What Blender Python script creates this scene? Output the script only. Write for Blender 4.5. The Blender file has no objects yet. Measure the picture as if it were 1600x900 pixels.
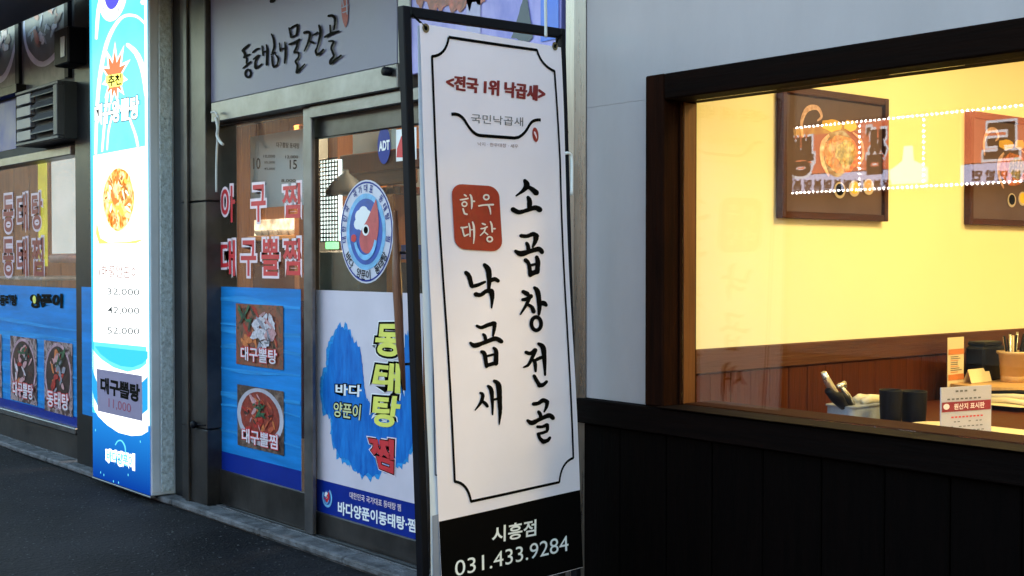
import bpy, math, random
from mathutils import Vector, Matrix
from mathutils.geometry import tessellate_polygon
random.seed(7)
sc = bpy.context.scene
COL = sc.collection

# ------------------------------------------------------------------ camera
CAMZ = 1.385
FPX = 1984.0                       # focal length in pixels of a 1600 px wide frame
AZ = math.radians(39.4); PIT = math.radians(-1.21)
FW = Vector((-math.cos(AZ)*math.cos(PIT), math.sin(AZ)*math.cos(PIT), math.sin(PIT)))
RT = Vector((math.sin(AZ), math.cos(AZ), 0))
UP = RT.cross(FW)
CAM = Vector((0, 0, CAMZ))
cd = bpy.data.cameras.new('camera'); cam = bpy.data.objects.new('camera', cd); COL.objects.link(cam)
cd.sensor_width = 36; cd.lens = 36*FPX/1600; cd.clip_end = 500; cd.clip_start = 0.05
cam.matrix_world = Matrix((( RT.x, UP.x, -FW.x, CAM.x), (RT.y, UP.y, -FW.y, CAM.y), (RT.z, UP.z, -FW.z, CAM.z), (0,0,0,1)))
sc.camera = cam

# ------------------------------------------------------------------ dusk sky and exposure
SUN_EL, SUN_AZ = math.radians(5), math.radians(20)      # the sun is almost down, behind the shops
w = bpy.data.worlds.new('World'); sc.world = w; w.use_nodes = True
nt = w.node_tree; nt.nodes.clear()
sky = nt.nodes.new('ShaderNodeTexSky'); sky.sky_type = 'NISHITA'; sky.sun_disc = False
sky.sun_elevation = SUN_EL; sky.sun_rotation = SUN_AZ; sky.altitude = 100; sky.air_density = 1.2; sky.dust_density = 0.6; sky.ozone_density = 1.5
bg = nt.nodes.new('ShaderNodeBackground'); bg.inputs[1].default_value = 0.15
wo = nt.nodes.new('ShaderNodeOutputWorld')
nt.links.new(sky.outputs[0], bg.inputs[0]); nt.links.new(bg.outputs[0], wo.inputs[0])
sl = bpy.data.lights.new('sun', 'SUN'); sl.energy = 0.5; sl.angle = math.radians(12); sl.color = (1, .82, .66)
so = bpy.data.objects.new('sun', sl); COL.objects.link(so)
sdir = Vector((math.sin(SUN_AZ)*math.cos(SUN_EL), math.cos(SUN_AZ)*math.cos(SUN_EL), math.sin(SUN_EL)))
so.rotation_euler = sdir.to_track_quat('Z', 'Y').to_euler(); so.location = (5, 20, 6)
sc.view_settings.view_transform = 'Standard'; sc.view_settings.look = 'None'
sc.view_settings.exposure = 3.8
EMK = .155                           # how strongly the signs glow against the dusk; sc.view_settings.gamma = 1.0
sc.cycles.max_bounces = 8; sc.cycles.transparent_max_bounces = 16
sc.cycles.caustics_reflective = False; sc.cycles.caustics_refractive = False
sc.cycles.sample_clamp_indirect = 4.0

# ------------------------------------------------------------------ helpers
def srgb(r, g, b):
    f = lambda c: (c/255/12.92) if c/255 <= .04045 else ((c/255+.055)/1.055)**2.4
    return (f(r), f(g), f(b))

MATS = {}
def nodes(name):
    m = bpy.data.materials.new(name); m.use_nodes = True
    t = m.node_tree; t.nodes.clear(); out = t.nodes.new('ShaderNodeOutputMaterial')
    return m, t, out
def mat(name, col, rough=.6, metal=0, var=.12, scale=6, bump=0, bscale=60, col2=None, stretch=(1, 1, 1), spec=.5, coat=0, trans=0):
    if name in MATS: return MATS[name]
    m, t, out = nodes(name)
    b = t.nodes.new('ShaderNodeBsdfPrincipled'); t.links.new(b.outputs[0], out.inputs[0])
    b.inputs['Roughness'].default_value = rough; b.inputs['Metallic'].default_value = metal
    b.inputs['Specular IOR Level'].default_value = spec; b.inputs['Coat Weight'].default_value = coat
    tc = t.nodes.new('ShaderNodeTexCoord'); mp = t.nodes.new('ShaderNodeMapping'); mp.inputs['Scale'].default_value = stretch
    t.links.new(tc.outputs['Object'], mp.inputs[0])
    n = t.nodes.new('ShaderNodeTexNoise'); n.inputs['Scale'].default_value = scale; n.inputs['Detail'].default_value = 5; n.inputs['Roughness'].default_value = .6
    t.links.new(mp.outputs[0], n.inputs[0])
    r = t.nodes.new('ShaderNodeValToRGB'); r.color_ramp.elements[0].position = .3; r.color_ramp.elements[1].position = .7
    c2 = col2 or tuple(min(1, c*(1+var)) for c in col)
    c1 = col if col2 else tuple(c*(1-var) for c in col)
    r.color_ramp.elements[0].color = (*c1, 1); r.color_ramp.elements[1].color = (*c2, 1)
    t.links.new(n.outputs[0], r.inputs[0]); t.links.new(r.outputs[0], b.inputs['Base Color'])
    mr = t.nodes.new('ShaderNodeMapRange'); mr.inputs[3].default_value = max(0, rough-.1); mr.inputs[4].default_value = min(1, rough+.12)
    t.links.new(n.outputs[0], mr.inputs[0]); t.links.new(mr.outputs[0], b.inputs['Roughness'])
    if bump:
        n2 = t.nodes.new('ShaderNodeTexNoise'); n2.inputs['Scale'].default_value = bscale; n2.inputs['Detail'].default_value = 4
        t.links.new(mp.outputs[0], n2.inputs[0])
        bp = t.nodes.new('ShaderNodeBump'); bp.inputs['Strength'].default_value = bump; bp.inputs['Distance'].default_value = .01
        t.links.new(n2.outputs[0], bp.inputs['Height']); t.links.new(bp.outputs[0], b.inputs['Normal'])
    if trans:
        tl = t.nodes.new('ShaderNodeBsdfTranslucent'); t.links.new(r.outputs[0], tl.inputs[0])
        mx = t.nodes.new('ShaderNodeMixShader'); mx.inputs[0].default_value = trans
        t.links.new(b.outputs[0], mx.inputs[1]); t.links.new(tl.outputs[0], mx.inputs[2]); t.links.new(mx.outputs[0], out.inputs[0])
    MATS[name] = m; return m
def wood(name, c1, c2, rough=.5, axis='Z', gs=1.0, coat=0, spec=.3):
    if name in MATS: return MATS[name]
    st = {'Z': (14*gs, 14*gs, 1.0), 'X': (1.0, 14*gs, 14*gs), 'Y': (14*gs, 1.0, 14*gs)}[axis]
    m = mat(name, c1, rough, 0, scale=3.2, col2=c2, stretch=st, bump=.25, bscale=9, coat=coat, spec=spec); return m
def emit(name, col, s=1.0, col2=None, scale=8, under=.3):
    if name in MATS: return MATS[name]
    m, t, out = nodes(name)
    e = t.nodes.new('ShaderNodeEmission'); e.inputs[0].default_value = (*col, 1); e.inputs[1].default_value = s*EMK
    if col2:
        tc = t.nodes.new('ShaderNodeTexCoord'); n = t.nodes.new('ShaderNodeTexNoise'); n.inputs['Scale'].default_value = scale; n.inputs['Detail'].default_value = 4
        t.links.new(tc.outputs['Object'], n.inputs[0]); r = t.nodes.new('ShaderNodeValToRGB')
        r.color_ramp.elements[0].position = .35; r.color_ramp.elements[1].position = .65
        r.color_ramp.elements[0].color = (*col, 1); r.color_ramp.elements[1].color = (*col2, 1)
        t.links.new(n.outputs[0], r.inputs[0]); t.links.new(r.outputs[0], e.inputs[0])
    g = t.nodes.new('ShaderNodeBsdfGlossy'); g.inputs['Roughness'].default_value = .25; g.inputs[0].default_value = (.04, .04, .04, 1)
    a = t.nodes.new('ShaderNodeAddShader'); t.links.new(e.outputs[0], a.inputs[0]); t.links.new(g.outputs[0], a.inputs[1])
    t.links.new(a.outputs[0], out.inputs[0]); MATS[name] = m; return m
def glassmat(name, ior=1.5, tint=(1, 1, 1)):
    m, t, out = nodes(name)
    fr = t.nodes.new('ShaderNodeFresnel'); 
    ge = t.nodes.new('ShaderNodeNewGeometry'); im = t.nodes.new('ShaderNodeMapRange'); im.inputs[3].default_value = ior; im.inputs[4].default_value = 1/ior
    t.links.new(ge.outputs['Backfacing'], im.inputs[0]); t.links.new(im.outputs[0], fr.inputs[0])   # a thin pane: no trapped light at its far face
    tr = t.nodes.new('ShaderNodeBsdfTransparent'); tr.inputs[0].default_value = (*tint, 1)
    g = t.nodes.new('ShaderNodeBsdfGlossy'); g.inputs['Roughness'].default_value = 0.0
    mx = t.nodes.new('ShaderNodeMixShader'); t.links.new(fr.outputs[0], mx.inputs[0]); t.links.new(tr.outputs[0], mx.inputs[1]); t.links.new(g.outputs[0], mx.inputs[2])
    t.links.new(mx.outputs[0], out.inputs[0]); MATS[name] = m; return m
def blotch(name, cols, scale=30, rough=.5, em=0, dist=1.5, stretch=(1, 1, 1), vor=True, streak=False):
    """flat print of a dish: several food colours in irregular patches"""
    if name in MATS: return MATS[name]
    m, t, out = nodes(name)
    tc = t.nodes.new('ShaderNodeTexCoord'); mp = t.nodes.new('ShaderNodeMapping'); mp.inputs['Scale'].default_value = stretch
    t.links.new(tc.outputs['Object'], mp.inputs[0])
    n = t.nodes.new('ShaderNodeTexNoise'); n.inputs['Scale'].default_value = scale; n.inputs['Detail'].default_value = 6; n.inputs['Distortion'].default_value = dist
    t.links.new(mp.outputs[0], n.inputs[0])
    r = t.nodes.new('ShaderNodeValToRGB'); els = r.color_ramp.elements
    k = len(cols)
    for i in range(k-2): els.new(.5)
    for i, c in enumerate(cols): els[i].position = .3+.4*i/(k-1); els[i].color = (*c, 1)
    t.links.new(n.outputs[0], r.inputs[0]); src = r.outputs[0]
    if vor:
        v = t.nodes.new('ShaderNodeTexVoronoi'); v.inputs['Scale'].default_value = scale*1.6; t.links.new(mp.outputs[0], v.inputs[0])
        mr = t.nodes.new('ShaderNodeMapRange'); mr.inputs[1].default_value = 0; mr.inputs[2].default_value = .7; mr.inputs[3].default_value = 1.15; mr.inputs[4].default_value = .45
        t.links.new(v.outputs[0], mr.inputs[0])
        mm = t.nodes.new('ShaderNodeMix'); mm.data_type = 'RGBA'; mm.blend_type = 'MULTIPLY'; mm.inputs[0].default_value = 1
        t.links.new(src, mm.inputs[6]); t.links.new(mr.outputs[0], mm.inputs[7]); src = mm.outputs[2]
    if em:
        e = t.nodes.new('ShaderNodeEmission'); e.inputs[1].default_value = em*EMK; t.links.new(src, e.inputs[0]); t.links.new(e.outputs[0], out.inputs[0])
    else:
        b = t.nodes.new('ShaderNodeBsdfPrincipled'); b.inputs['Roughness'].default_value = rough; t.links.new(src, b.inputs['Base Color']); t.links.new(b.outputs[0], out.inputs[0])
    MATS[name] = m; return m

def origin(p):
    v = Vector((0, 0, 0))
    while p: v = v + p.location; p = p.parent
    return v
def obj(name, verts, faces, m, parent=None, smooth=False):
    o0 = origin(parent)
    base = Vector((0, 0, 0))
    if parent is None and verts:
        xs = [v[0] for v in verts]; ys = [v[1] for v in verts]; zs = [v[2] for v in verts]
        base = Vector(((min(xs)+max(xs))/2, (min(ys)+max(ys))/2, min(zs)))
    me = bpy.data.meshes.new(name)
    me.from_pydata([tuple(Vector(v)-o0-base) for v in verts], [], faces)
    me.materials.append(m)
    if smooth:
        for p in me.polygons: p.use_smooth = True
    me.update()
    o = bpy.data.objects.new(name, me); COL.objects.link(o); o.location = base
    if parent: o.parent = parent
    return o
def thing(name, label, cat, loc, group=None):
    o = bpy.data.objects.new(name, None); COL.objects.link(o); o.location = loc; o.empty_display_size = .1
    o['label'] = label; o['category'] = cat
    if group: o['group'] = group
    return o
def tag(o, label=None, cat=None, group=None, kind=None):
    if label: o['label'] = label
    if cat: o['category'] = cat
    if group: o['group'] = group
    if kind: o['kind'] = kind
    return o
def boxg(x0, x1, y0, y1, z0, z1, bv=0.0):
    """box with chamfered vertical and horizontal edges"""
    if x1 < x0: x0, x1 = x1, x0
    if y1 < y0: y0, y1 = y1, y0
    if z1 < z0: z0, z1 = z1, z0
    b = min(bv, (x1-x0)*.45, (y1-y0)*.45, (z1-z0)*.45)
    if b <= 0:
        v = [(x, y, z) for z in (z0, z1) for y in (y0, y1) for x in (x0, x1)]
        return v, [(0, 2, 3, 1), (4, 5, 7, 6), (0, 1, 5, 4), (2, 6, 7, 3), (0, 4, 6, 2), (1, 3, 7, 5)]
    v = []; f = []; idx = {}
    for sx in (0, 1):
        for sy in (0, 1):
            for sz in (0, 1):
                cx, cy, cz = (x0, x1)[sx], (y0, y1)[sy], (z0, z1)[sz]
                ix, iy, iz = cx+(b, -b)[sx], cy+(b, -b)[sy], cz+(b, -b)[sz]
                for a, p in (('x', (cx, iy, iz)), ('y', (ix, cy, iz)), ('z', (ix, iy, cz))):
                    idx[(sx, sy, sz, a)] = len(v); v.append(p)
    def q(*k): f.append([idx[i] for i in k])
    for s in (0, 1):
        q((s,0,0,'x'), (s,1,0,'x'), (s,1,1,'x'), (s,0,1,'x'))
        q((0,s,0,'y'), (1,s,0,'y'), (1,s,1,'y'), (0,s,1,'y'))
        q((0,0,s,'z'), (1,0,s,'z'), (1,1,s,'z'), (0,1,s,'z'))
    for a in (0, 1):
        for c in (0, 1):
            q((0,a,c,'y'), (1,a,c,'y'), (1,a,c,'z'), (0,a,c,'z'))
            q((a,0,c,'x'), (a,1,c,'x'), (a,1,c,'z'), (a,0,c,'z'))
            q((a,c,0,'x'), (a,c,1,'x'), (a,c,1,'y'), (a,c,0,'y'))
    for sx in (0, 1):
        for sy in (0, 1):
            for sz in (0, 1): q((sx,sy,sz,'x'), (sx,sy,sz,'y'), (sx,sy,sz,'z'))
    cx, cy, cz = Vector(((x0+x1)/2, (y0+y1)/2, (z0+z1)/2)), None, None
    g = []
    for fc in f:
        P = [Vector(v[i]) for i in fc]; n = (P[1]-P[0]).cross(P[2]-P[0]); c = sum(P, Vector())/len(P)
        g.append(fc if n.dot(c-cx) > 0 else fc[::-1])
    return v, g
def box(name, x0, x1, y0, y1, z0, z1, m, parent=None, bv=.003):
    v, f = boxg(x0, x1, y0, y1, z0, z1, bv); return obj(name, v, f, m, parent)
def tubeg(pts, r, n=10):
    """round bar along a polyline"""
    pts = [Vector(p) for p in pts]; v = []; f = []
    rr = r if isinstance(r, (list, tuple)) else [r]*len(pts)
    T0 = (pts[1]-pts[0]).normalized(); a = T0.orthogonal().normalized()
    for i, p in enumerate(pts):
        T = (pts[min(i+1, len(pts)-1)]-pts[max(i-1, 0)]).normalized()
        a = (a-T*a.dot(T)).normalized(); b = T.cross(a)
        for k in range(n):
            t = 2*math.pi*k/n; v.append(p+(a*math.cos(t)+b*math.sin(t))*rr[i])
    for i in range(len(pts)-1):
        for k in range(n): f.append((i*n+k, i*n+(k+1) % n, (i+1)*n+(k+1) % n, (i+1)*n+k))
    f.append(tuple(range(n))[::-1]); f.append(tuple(range((len(pts)-1)*n, len(pts)*n)))
    return v, f
def tube(name, pts, r, m, parent=None, n=10):
    v, f = tubeg(pts, r, n); return obj(name, v, f, m, parent, True)
def latheg(c, prof, n=28):
    v = []; f = []
    for (r, z) in prof:
        for k in range(n):
            t = 2*math.pi*k/n; v.append((c[0]+r*math.cos(t), c[1]+r*math.sin(t), c[2]+z))
    for i in range(len(prof)-1):
        for k in range(n): f.append((i*n+k, i*n+(k+1) % n, (i+1)*n+(k+1) % n, (i+1)*n+k))
    f.append(tuple(range(n))[::-1]); f.append(tuple(range((len(prof)-1)*n, len(prof)*n)))
    return v, f
def lathe(name, c, prof, m, parent=None, n=28):
    v, f = latheg(c, prof, n); return obj(name, v, f, m, parent, True)

def ray(px, py): return (FW + RT*((px-800)/FPX) + UP*((450-py)/FPX))
def hit(px, py, O, N):
    d = ray(px, py); return CAM + d*((O-CAM).dot(N)/d.dot(N))
def PX(px, Y, py=450): return hit(px, py, Vector((0, Y, 0)), Vector((0, 1, 0))).x      # survey: photo column -> X on the plane at depth Y
def PZ(px, py, Y): return hit(px, py, Vector((0, Y, 0)), Vector((0, 1, 0))).z
class Plane:
    """a flat surface in the scene with its own (u, v) metres; n = outward"""
    def __init__(s, O, U, V, warp=None):
        s.O = Vector(O); s.U = Vector(U).normalized(); s.V = Vector(V).normalized(); s.N = s.U.cross(s.V).normalized(); s.warp = warp; s.k = 0
    def uv(s, px, py):
        p = hit(px, py, s.O, s.N)-s.O; return (p.dot(s.U), p.dot(s.V))
    def pt(s, u, v, n=0.0):
        if s.warp: n += s.warp(u, v)
        return s.O+s.U*u+s.V*v+s.N*n
def facade(Y): return Plane((0, Y, 0), (1, 0, 0), (0, 0, 1))
def triang(loop): return [tuple(t) for t in tessellate_polygon([[Vector((a, b, 0)) for a, b in loop]])]
def polyuv(name, pl, loop, n, m, parent):
    return obj(name, [pl.pt(u, v, n) for u, v in loop], triang(loop), m, parent)
def poly(name, pl, pxs, n, m, parent): return polyuv(name, pl, [pl.uv(*p) for p in pxs], n, m, parent)
def rect(name, pl, u0, u1, v0, v1, n, m, parent, nx=1, ny=1):
    vs = [pl.pt(u0+(u1-u0)*i/nx, v0+(v1-v0)*j/ny, n) for j in range(ny+1) for i in range(nx+1)]
    fs = [(j*(nx+1)+i, j*(nx+1)+i+1, (j+1)*(nx+1)+i+1, (j+1)*(nx+1)+i) for j in range(ny) for i in range(nx)]
    return obj(name, vs, fs, m, parent)
def rectpx(name, pl, x0, y0, x1, y1, n, m, parent):
    """upright rectangle on the surface whose top-left and bottom-right corners were surveyed"""
    a = pl.uv(x0, y0); b = pl.uv(x1, y1); return rect(name, pl, a[0], b[0], b[1], a[1], n, m, parent)
def ell(cx, cy, rx, ry, k=32, rot=0, wob=0, seed=0):
    rnd = random.Random(seed); o = []
    for i in range(k):
        t = 2*math.pi*i/k; s = 1+wob*(rnd.random()-.5)
        x, y = rx*s*math.cos(t), ry*s*math.sin(t); c, q = math.cos(rot), math.sin(rot)
        o.append((cx+x*c-y*q, cy+x*q+y*c))
    return o
def circuv(name, pl, c, ru, rv, n, m, parent, k=36, wob=0, seed=0, rot=0):
    return polyuv(name, pl, ell(c[0], c[1], ru, rv, k, rot, wob, seed), n, m, parent)
def ring_geo(pl, c, ru, rv, wu, n, k=40, a0=0, a1=2*math.pi):
    v = []; f = []
    for i in range(k+1):
        t = a0+(a1-a0)*i/k
        for s in (-1, 1): v.append(pl.pt(c[0]+(ru+s*wu/2)*math.cos(t), c[1]+(rv+s*wu/2*rv/ru)*math.sin(t), n))
    for i in range(k): f.append((2*i, 2*i+1, 2*i+3, 2*i+2))
    return v, f
def ringuv(name, pl, c, ru, rv, wu, n, m, parent, a0=0, a1=2*math.pi):
    v, f = ring_geo(pl, c, ru, rv, wu, n, 44, a0, a1); return obj(name, v, f, m, parent)
def crom(p, k=6):
    if len(p) < 3: return [tuple(a+(b-a)*t/k for a, b in zip(p[0], p[1])) for t in range(k+1)]
    q = [p[0]]+list(p)+[p[-1]]; o = []
    for i in range(1, len(q)-2):
        for t in range(k):
            s = t/k
            o.append(tuple(.5*(2*b+(c-a)*s+(2*a-5*b+4*c-d)*s*s+(3*b-a-3*c+d)*s**3) for a, b, c, d in zip(q[i-1], q[i], q[i+1], q[i+2])))
    o.append(tuple(p[-1])); return o
def strokes(name, pl, items, T, n, m, parent, wid=1.0, extra=0):
    """brush writing: each stroke is a list of (x, y, width) in survey units, T = (ox, oy, scale)"""
    V = []; F = []; rnd = random.Random(3)
    for si, it in enumerate(items):
        nn = n+.00012*si
        if it[0] == 'o':
            _, cx, cy, rx, ry, wd = it; wd = wd*wid+extra
            for i in range(29):
                t = 2*math.pi*i/28
                for s in (-1, 1):
                    V.append(pl.pt(*pl.uv(T[0]+(cx+(rx+s*wd/2)*math.cos(t))/T[2], T[1]+(cy+(ry+s*wd/2)*math.sin(t))/T[2]), nn))
            b = len(V)-58
            for i in range(28): F.append((b+2*i, b+2*i+1, b+2*i+3, b+2*i+2))
            continue
        P = crom(it); L = []; R = []
        for i, (x, y, wd) in enumerate(P):
            a = P[max(0, i-1)]; b = P[min(len(P)-1, i+1)]
            dx, dy = b[0]-a[0], b[1]-a[1]; h = math.hypot(dx, dy) or 1
            wd = max(1, wd*wid)/2*(1+.10*(rnd.random()-.5))+extra/2
            L.append((x-dy/h*wd, y+dx/h*wd)); R.append((x+dy/h*wd, y-dx/h*wd))
        def cap(P0, P1, wd):
            dx, dy = P0[0]-P1[0], P0[1]-P1[1]; h = math.hypot(dx, dy) or 1; dx /= h; dy /= h
            return [(P0[0]+wd*(math.cos(t)*dx-math.sin(t)*dy), P0[1]+wd*(math.cos(t)*dy+math.sin(t)*dx)) for t in (-1.05, -.5, 0, .5, 1.05)]
        w0 = P[0][2]*wid/2+extra/2; w1 = P[-1][2]*wid/2+extra/2
        loop = L+cap(P[-1], P[-2], w1*.8)[::-1]+R[::-1]+cap(P[0], P[1], w0*.8)[::-1]
        # fan strips rather than one n-gon, so that tight bends stay clean
        b = len(V)
        def add(q): V.append(pl.pt(*pl.uv(T[0]+q[0]/T[2], T[1]+q[1]/T[2]), nn))
        for l, r in zip(L, R): add(l); add(r)
        for i in range(len(L)-1): F.append((b+2*i, b+2*i+1, b+2*i+3, b+2*i+2))
        for (pt0, pt1, wd, e) in ((P[-1], P[-2], w1, len(L)-1), (P[0], P[1], w0, 0)):
            c0 = len(V)
            for q in cap(pt0, pt1, wd*.9): add(q)
            F.append(tuple(range(c0, c0+5))+((b+2*e, b+2*e+1) if e else (b+1, b)))
    return obj(name, V, F, m, parent)
TC = {}
def glyphs(s, bold):
    k = (s, bold)
    if k not in TC:
        c = bpy.data.curves.new('lettering', 'FONT'); c.body = s; c.offset = bold; c.resolution_u = 4
        o = bpy.data.objects.new('lettering', c); COL.objects.link(o)
        dg = bpy.context.evaluated_depsgraph_get(); dg.update()
        me = bpy.data.meshes.new_from_object(o.evaluated_get(dg))
        TC[k] = ([tuple(v.co[:2]) for v in me.vertices], [tuple(p.vertices) for p in me.polygons])
        bpy.data.objects.remove(o); bpy.data.curves.remove(c); bpy.data.meshes.remove(me)
    return TC[k]
def text_uv(name, pl, s, q, n, m, parent, bold=0.0, ref=None):
    """q: four (u, v) corners TL, TR, BR, BL that the writing fills"""
    v0, _ = glyphs(ref or s, 0.0); V, F = glyphs(s, bold)
    x0 = min(a for a, b in v0); x1 = max(a for a, b in v0); y0 = min(b for a, b in v0); y1 = max(b for a, b in v0)
    out = []
    for a, b in V:
        t = (a-x0)/(x1-x0 or 1); r = (b-y0)/(y1-y0 or 1)
        u = [(q[3][i]*(1-t)+q[2][i]*t)*(1-r)+(q[0][i]*(1-t)+q[1][i]*t)*r for i in (0, 1)]
        out.append(pl.pt(u[0], u[1], n))
    return obj(name, out, F, m, parent)
def text(name, pl, s, qpx, n, m, parent, bold=0.0, ref=None):
    return text_uv(name, pl, s, [pl.uv(*p) for p in qpx], n, m, parent, bold, ref)
def trect(pl, x0, y0, x1, y1):
    a = pl.uv(x0, y0); b = pl.uv(x1, y1); return [(a[0], a[1]), (b[0], a[1]), (b[0], b[1]), (a[0], b[1])]

# ------------------------------------------------------------------ materials
def asphalt():
    m, t, out = nodes('asphalt'); N = t.nodes.new; Lk = t.links.new
    b = N('ShaderNodeBsdfPrincipled'); b.inputs['Specular IOR Level'].default_value = .12; Lk(b.outputs[0], out.inputs[0])
    tc = N('ShaderNodeTexCoord')
    n1 = N('ShaderNodeTexNoise'); n1.inputs['Scale'].default_value = 1.3; n1.inputs['Detail'].default_value = 8; n1.inputs['Roughness'].default_value = .7
    n2 = N('ShaderNodeTexNoise'); n2.inputs['Scale'].default_value = 34; n2.inputs['Detail'].default_value = 3
    v = N('ShaderNodeTexVoronoi'); v.inputs['Scale'].default_value = 46; v.inputs['Randomness'].default_value = 1
    for x in (n1, n2, v): Lk(tc.outputs['Object'], x.inputs[0])
    r1 = N('ShaderNodeValToRGB'); r1.color_ramp.elements[0].position = .38; r1.color_ramp.elements[1].position = .64
    r1.color_ramp.elements[0].color = (.002, .002, .0035, 1); r1.color_ramp.elements[1].color = (.020, .019, .022, 1); Lk(n1.outputs[0], r1.inputs[0])
    # pale stones showing in the worn surface: only some cells, only their middles
    r2 = N('ShaderNodeMapRange'); r2.inputs[1].default_value = .16; r2.inputs[2].default_value = .34; r2.inputs[3].default_value = 1; r2.inputs[4].default_value = 0; Lk(v.outputs['Distance'], r2.inputs[0])
    sx = N('ShaderNodeSeparateColor'); Lk(v.outputs['Color'], sx.inputs[0])
    gt = N('ShaderNodeMapRange'); gt.inputs[1].default_value = .86; gt.inputs[2].default_value = 1.0; Lk(sx.outputs[0], gt.inputs[0])
    mu = N('ShaderNodeMath'); mu.operation = 'MULTIPLY'; Lk(r2.outputs[0], mu.inputs[0]); Lk(gt.outputs[0], mu.inputs[1])
    mx = N('ShaderNodeMix'); mx.data_type = 'RGBA'; Lk(mu.outputs[0], mx.inputs[0]); Lk(r1.outputs[0], mx.inputs[6]); mx.inputs[7].default_value = (.11, .11, .12, 1)
    Lk(mx.outputs[2], b.inputs['Base Color'])
    rr = N('ShaderNodeMapRange'); rr.inputs[3].default_value = .55; rr.inputs[4].default_value = .95; Lk(n1.outputs[0], rr.inputs[0]); Lk(rr.outputs[0], b.inputs['Roughness'])
    ad = N('ShaderNodeMath'); ad.operation = 'ADD'; Lk(n2.outputs[0], ad.inputs[0]); Lk(r2.outputs[0], ad.inputs[1])
    bp = N('ShaderNodeBump'); bp.inputs['Strength'].default_value = .9; bp.inputs['Distance'].default_value = .006; Lk(ad.outputs[0], bp.inputs['Height']); Lk(bp.outputs[0], b.inputs['Normal'])
    MATS['asphalt'] = m; return m
M_asph = asphalt()
M_conc = mat('step_concrete', (.10, .10, .108), .85, var=.55, scale=11, bump=.8, bscale=60, spec=.2)
M_white = mat('white_render', (.335, .298, .310), .75, var=.07, scale=1.8, bump=.12, bscale=18, stretch=(2.2, 2.2, .7))
M_alu = mat('dull_aluminium', (.15, .147, .155), .34, .8, var=.4, scale=4, stretch=(1, 1, 1), bump=.08, bscale=20)
M_alud = mat('dark_aluminium', (.014, .0145, .018), .4, .6, var=.3, scale=5)
M_alub = mat('bronze_aluminium', (.060, .055, .054), .34, .7, var=.5, scale=3, bump=.15, bscale=14)
M_steel = mat('brushed_steel', (.24, .22, .21), .28, 1.0, var=.15, scale=3, stretch=(20, 20, 1), bump=.05, bscale=30)
M_panel = mat('grey_cladding', (.17, .18, .20), .5, .3, var=.15, scale=4)
M_pebble = mat('pebbled_trim', (.44, .50, .56), .5, .3, var=.35, scale=55, bump=.7, bscale=55)
M_case = mat('sign_casing', (.52, .55, .62), .5, .2, var=.12, scale=3)
M_black = mat('black_steel', (.0025, .003, .006), .5, 0, var=.3, spec=.15)
M_dark = mat('dark_interior', (.02, .02, .022), .7)
M_dwood = wood('dark_stained_wood', (.0008, .0005, .0005), (.0022, .0011, .001), .7, spec=.03)
M_dwoodx = wood('dark_stained_rail', (.0012, .0006, .0005), (.004, .0018, .0014), .7, 'X', spec=.04)
M_fwood = wood('window_frame_wood', (.005, .0015, .0007), (.015, .0042, .0018), .7, spec=.03)
M_fwoodx = wood('window_sill_wood', (.002, .0009, .0006), (.006, .0022, .0013), .7, 'X', spec=.03)
M_wains = wood('wainscot_wood', (.048, .009, .0015), (.085, .017, .003), .5, spec=.12)
M_wainsy = wood('wainscot_cap_wood', (.05, .012, .0035), (.09, .024, .007), .5, 'Y')
M_cream = mat('cream_paint', (.86, .78, .52), .8, var=.03, scale=1.5)
M_pine = wood('pine_panelling', (.30, .095, .02), (.46, .165, .04), .5)
M_glass = glassmat('window_glass', 1.5)
M_glassd = glassmat('door_glass', 1.5, (.93, .95, .95))
M_fab = mat('banner_fabric', (.80, .71, .80), .6, var=.035, scale=2.2, bump=.5, bscale=4.5, trans=.03)
M_ink = mat('black_ink', (.0018, .0015, .0015), .7, var=.2, spec=.05)
M_red = mat('dark_red_ink', (.20, .012, .012), .5)
M_seal = mat('seal_red', (.30, .018, .008), .5, var=.12, scale=30)
M_wht = mat('white_print', (.78, .78, .80), .5, var=.02)
M_grey = mat('grey_print', (.10, .10, .11), .5)
M_blue = mat('blue_film', (.008, .19, .55), .35, spec=.2, var=.25, scale=2.0, stretch=(1, 1, 9))
M_navy = mat('navy_film', (.003, .020, .22), .35, spec=.2, var=.1)
M_lblue = mat('pale_blue_streak', (.022, .245, .60), .35, spec=.2, var=.25, scale=3, stretch=(1, 1, 20))
M_brush = mat('brushed_blue', (.004, .09, .40), .45, scale=6, col2=(.012, .20, .62), stretch=(7, 1, 1.5), spec=.15)
M_yel = mat('yellow_print', (.72, .70, .12), .45)
M_redp = mat('red_print', (.55, .02, .03), .45)
M_pink = mat('pink_white_print', (.78, .62, .68), .45)
M_signw = mat('sign_sheet', (.13, .125, .205), .4, var=.10, scale=2, spec=.4)

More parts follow.
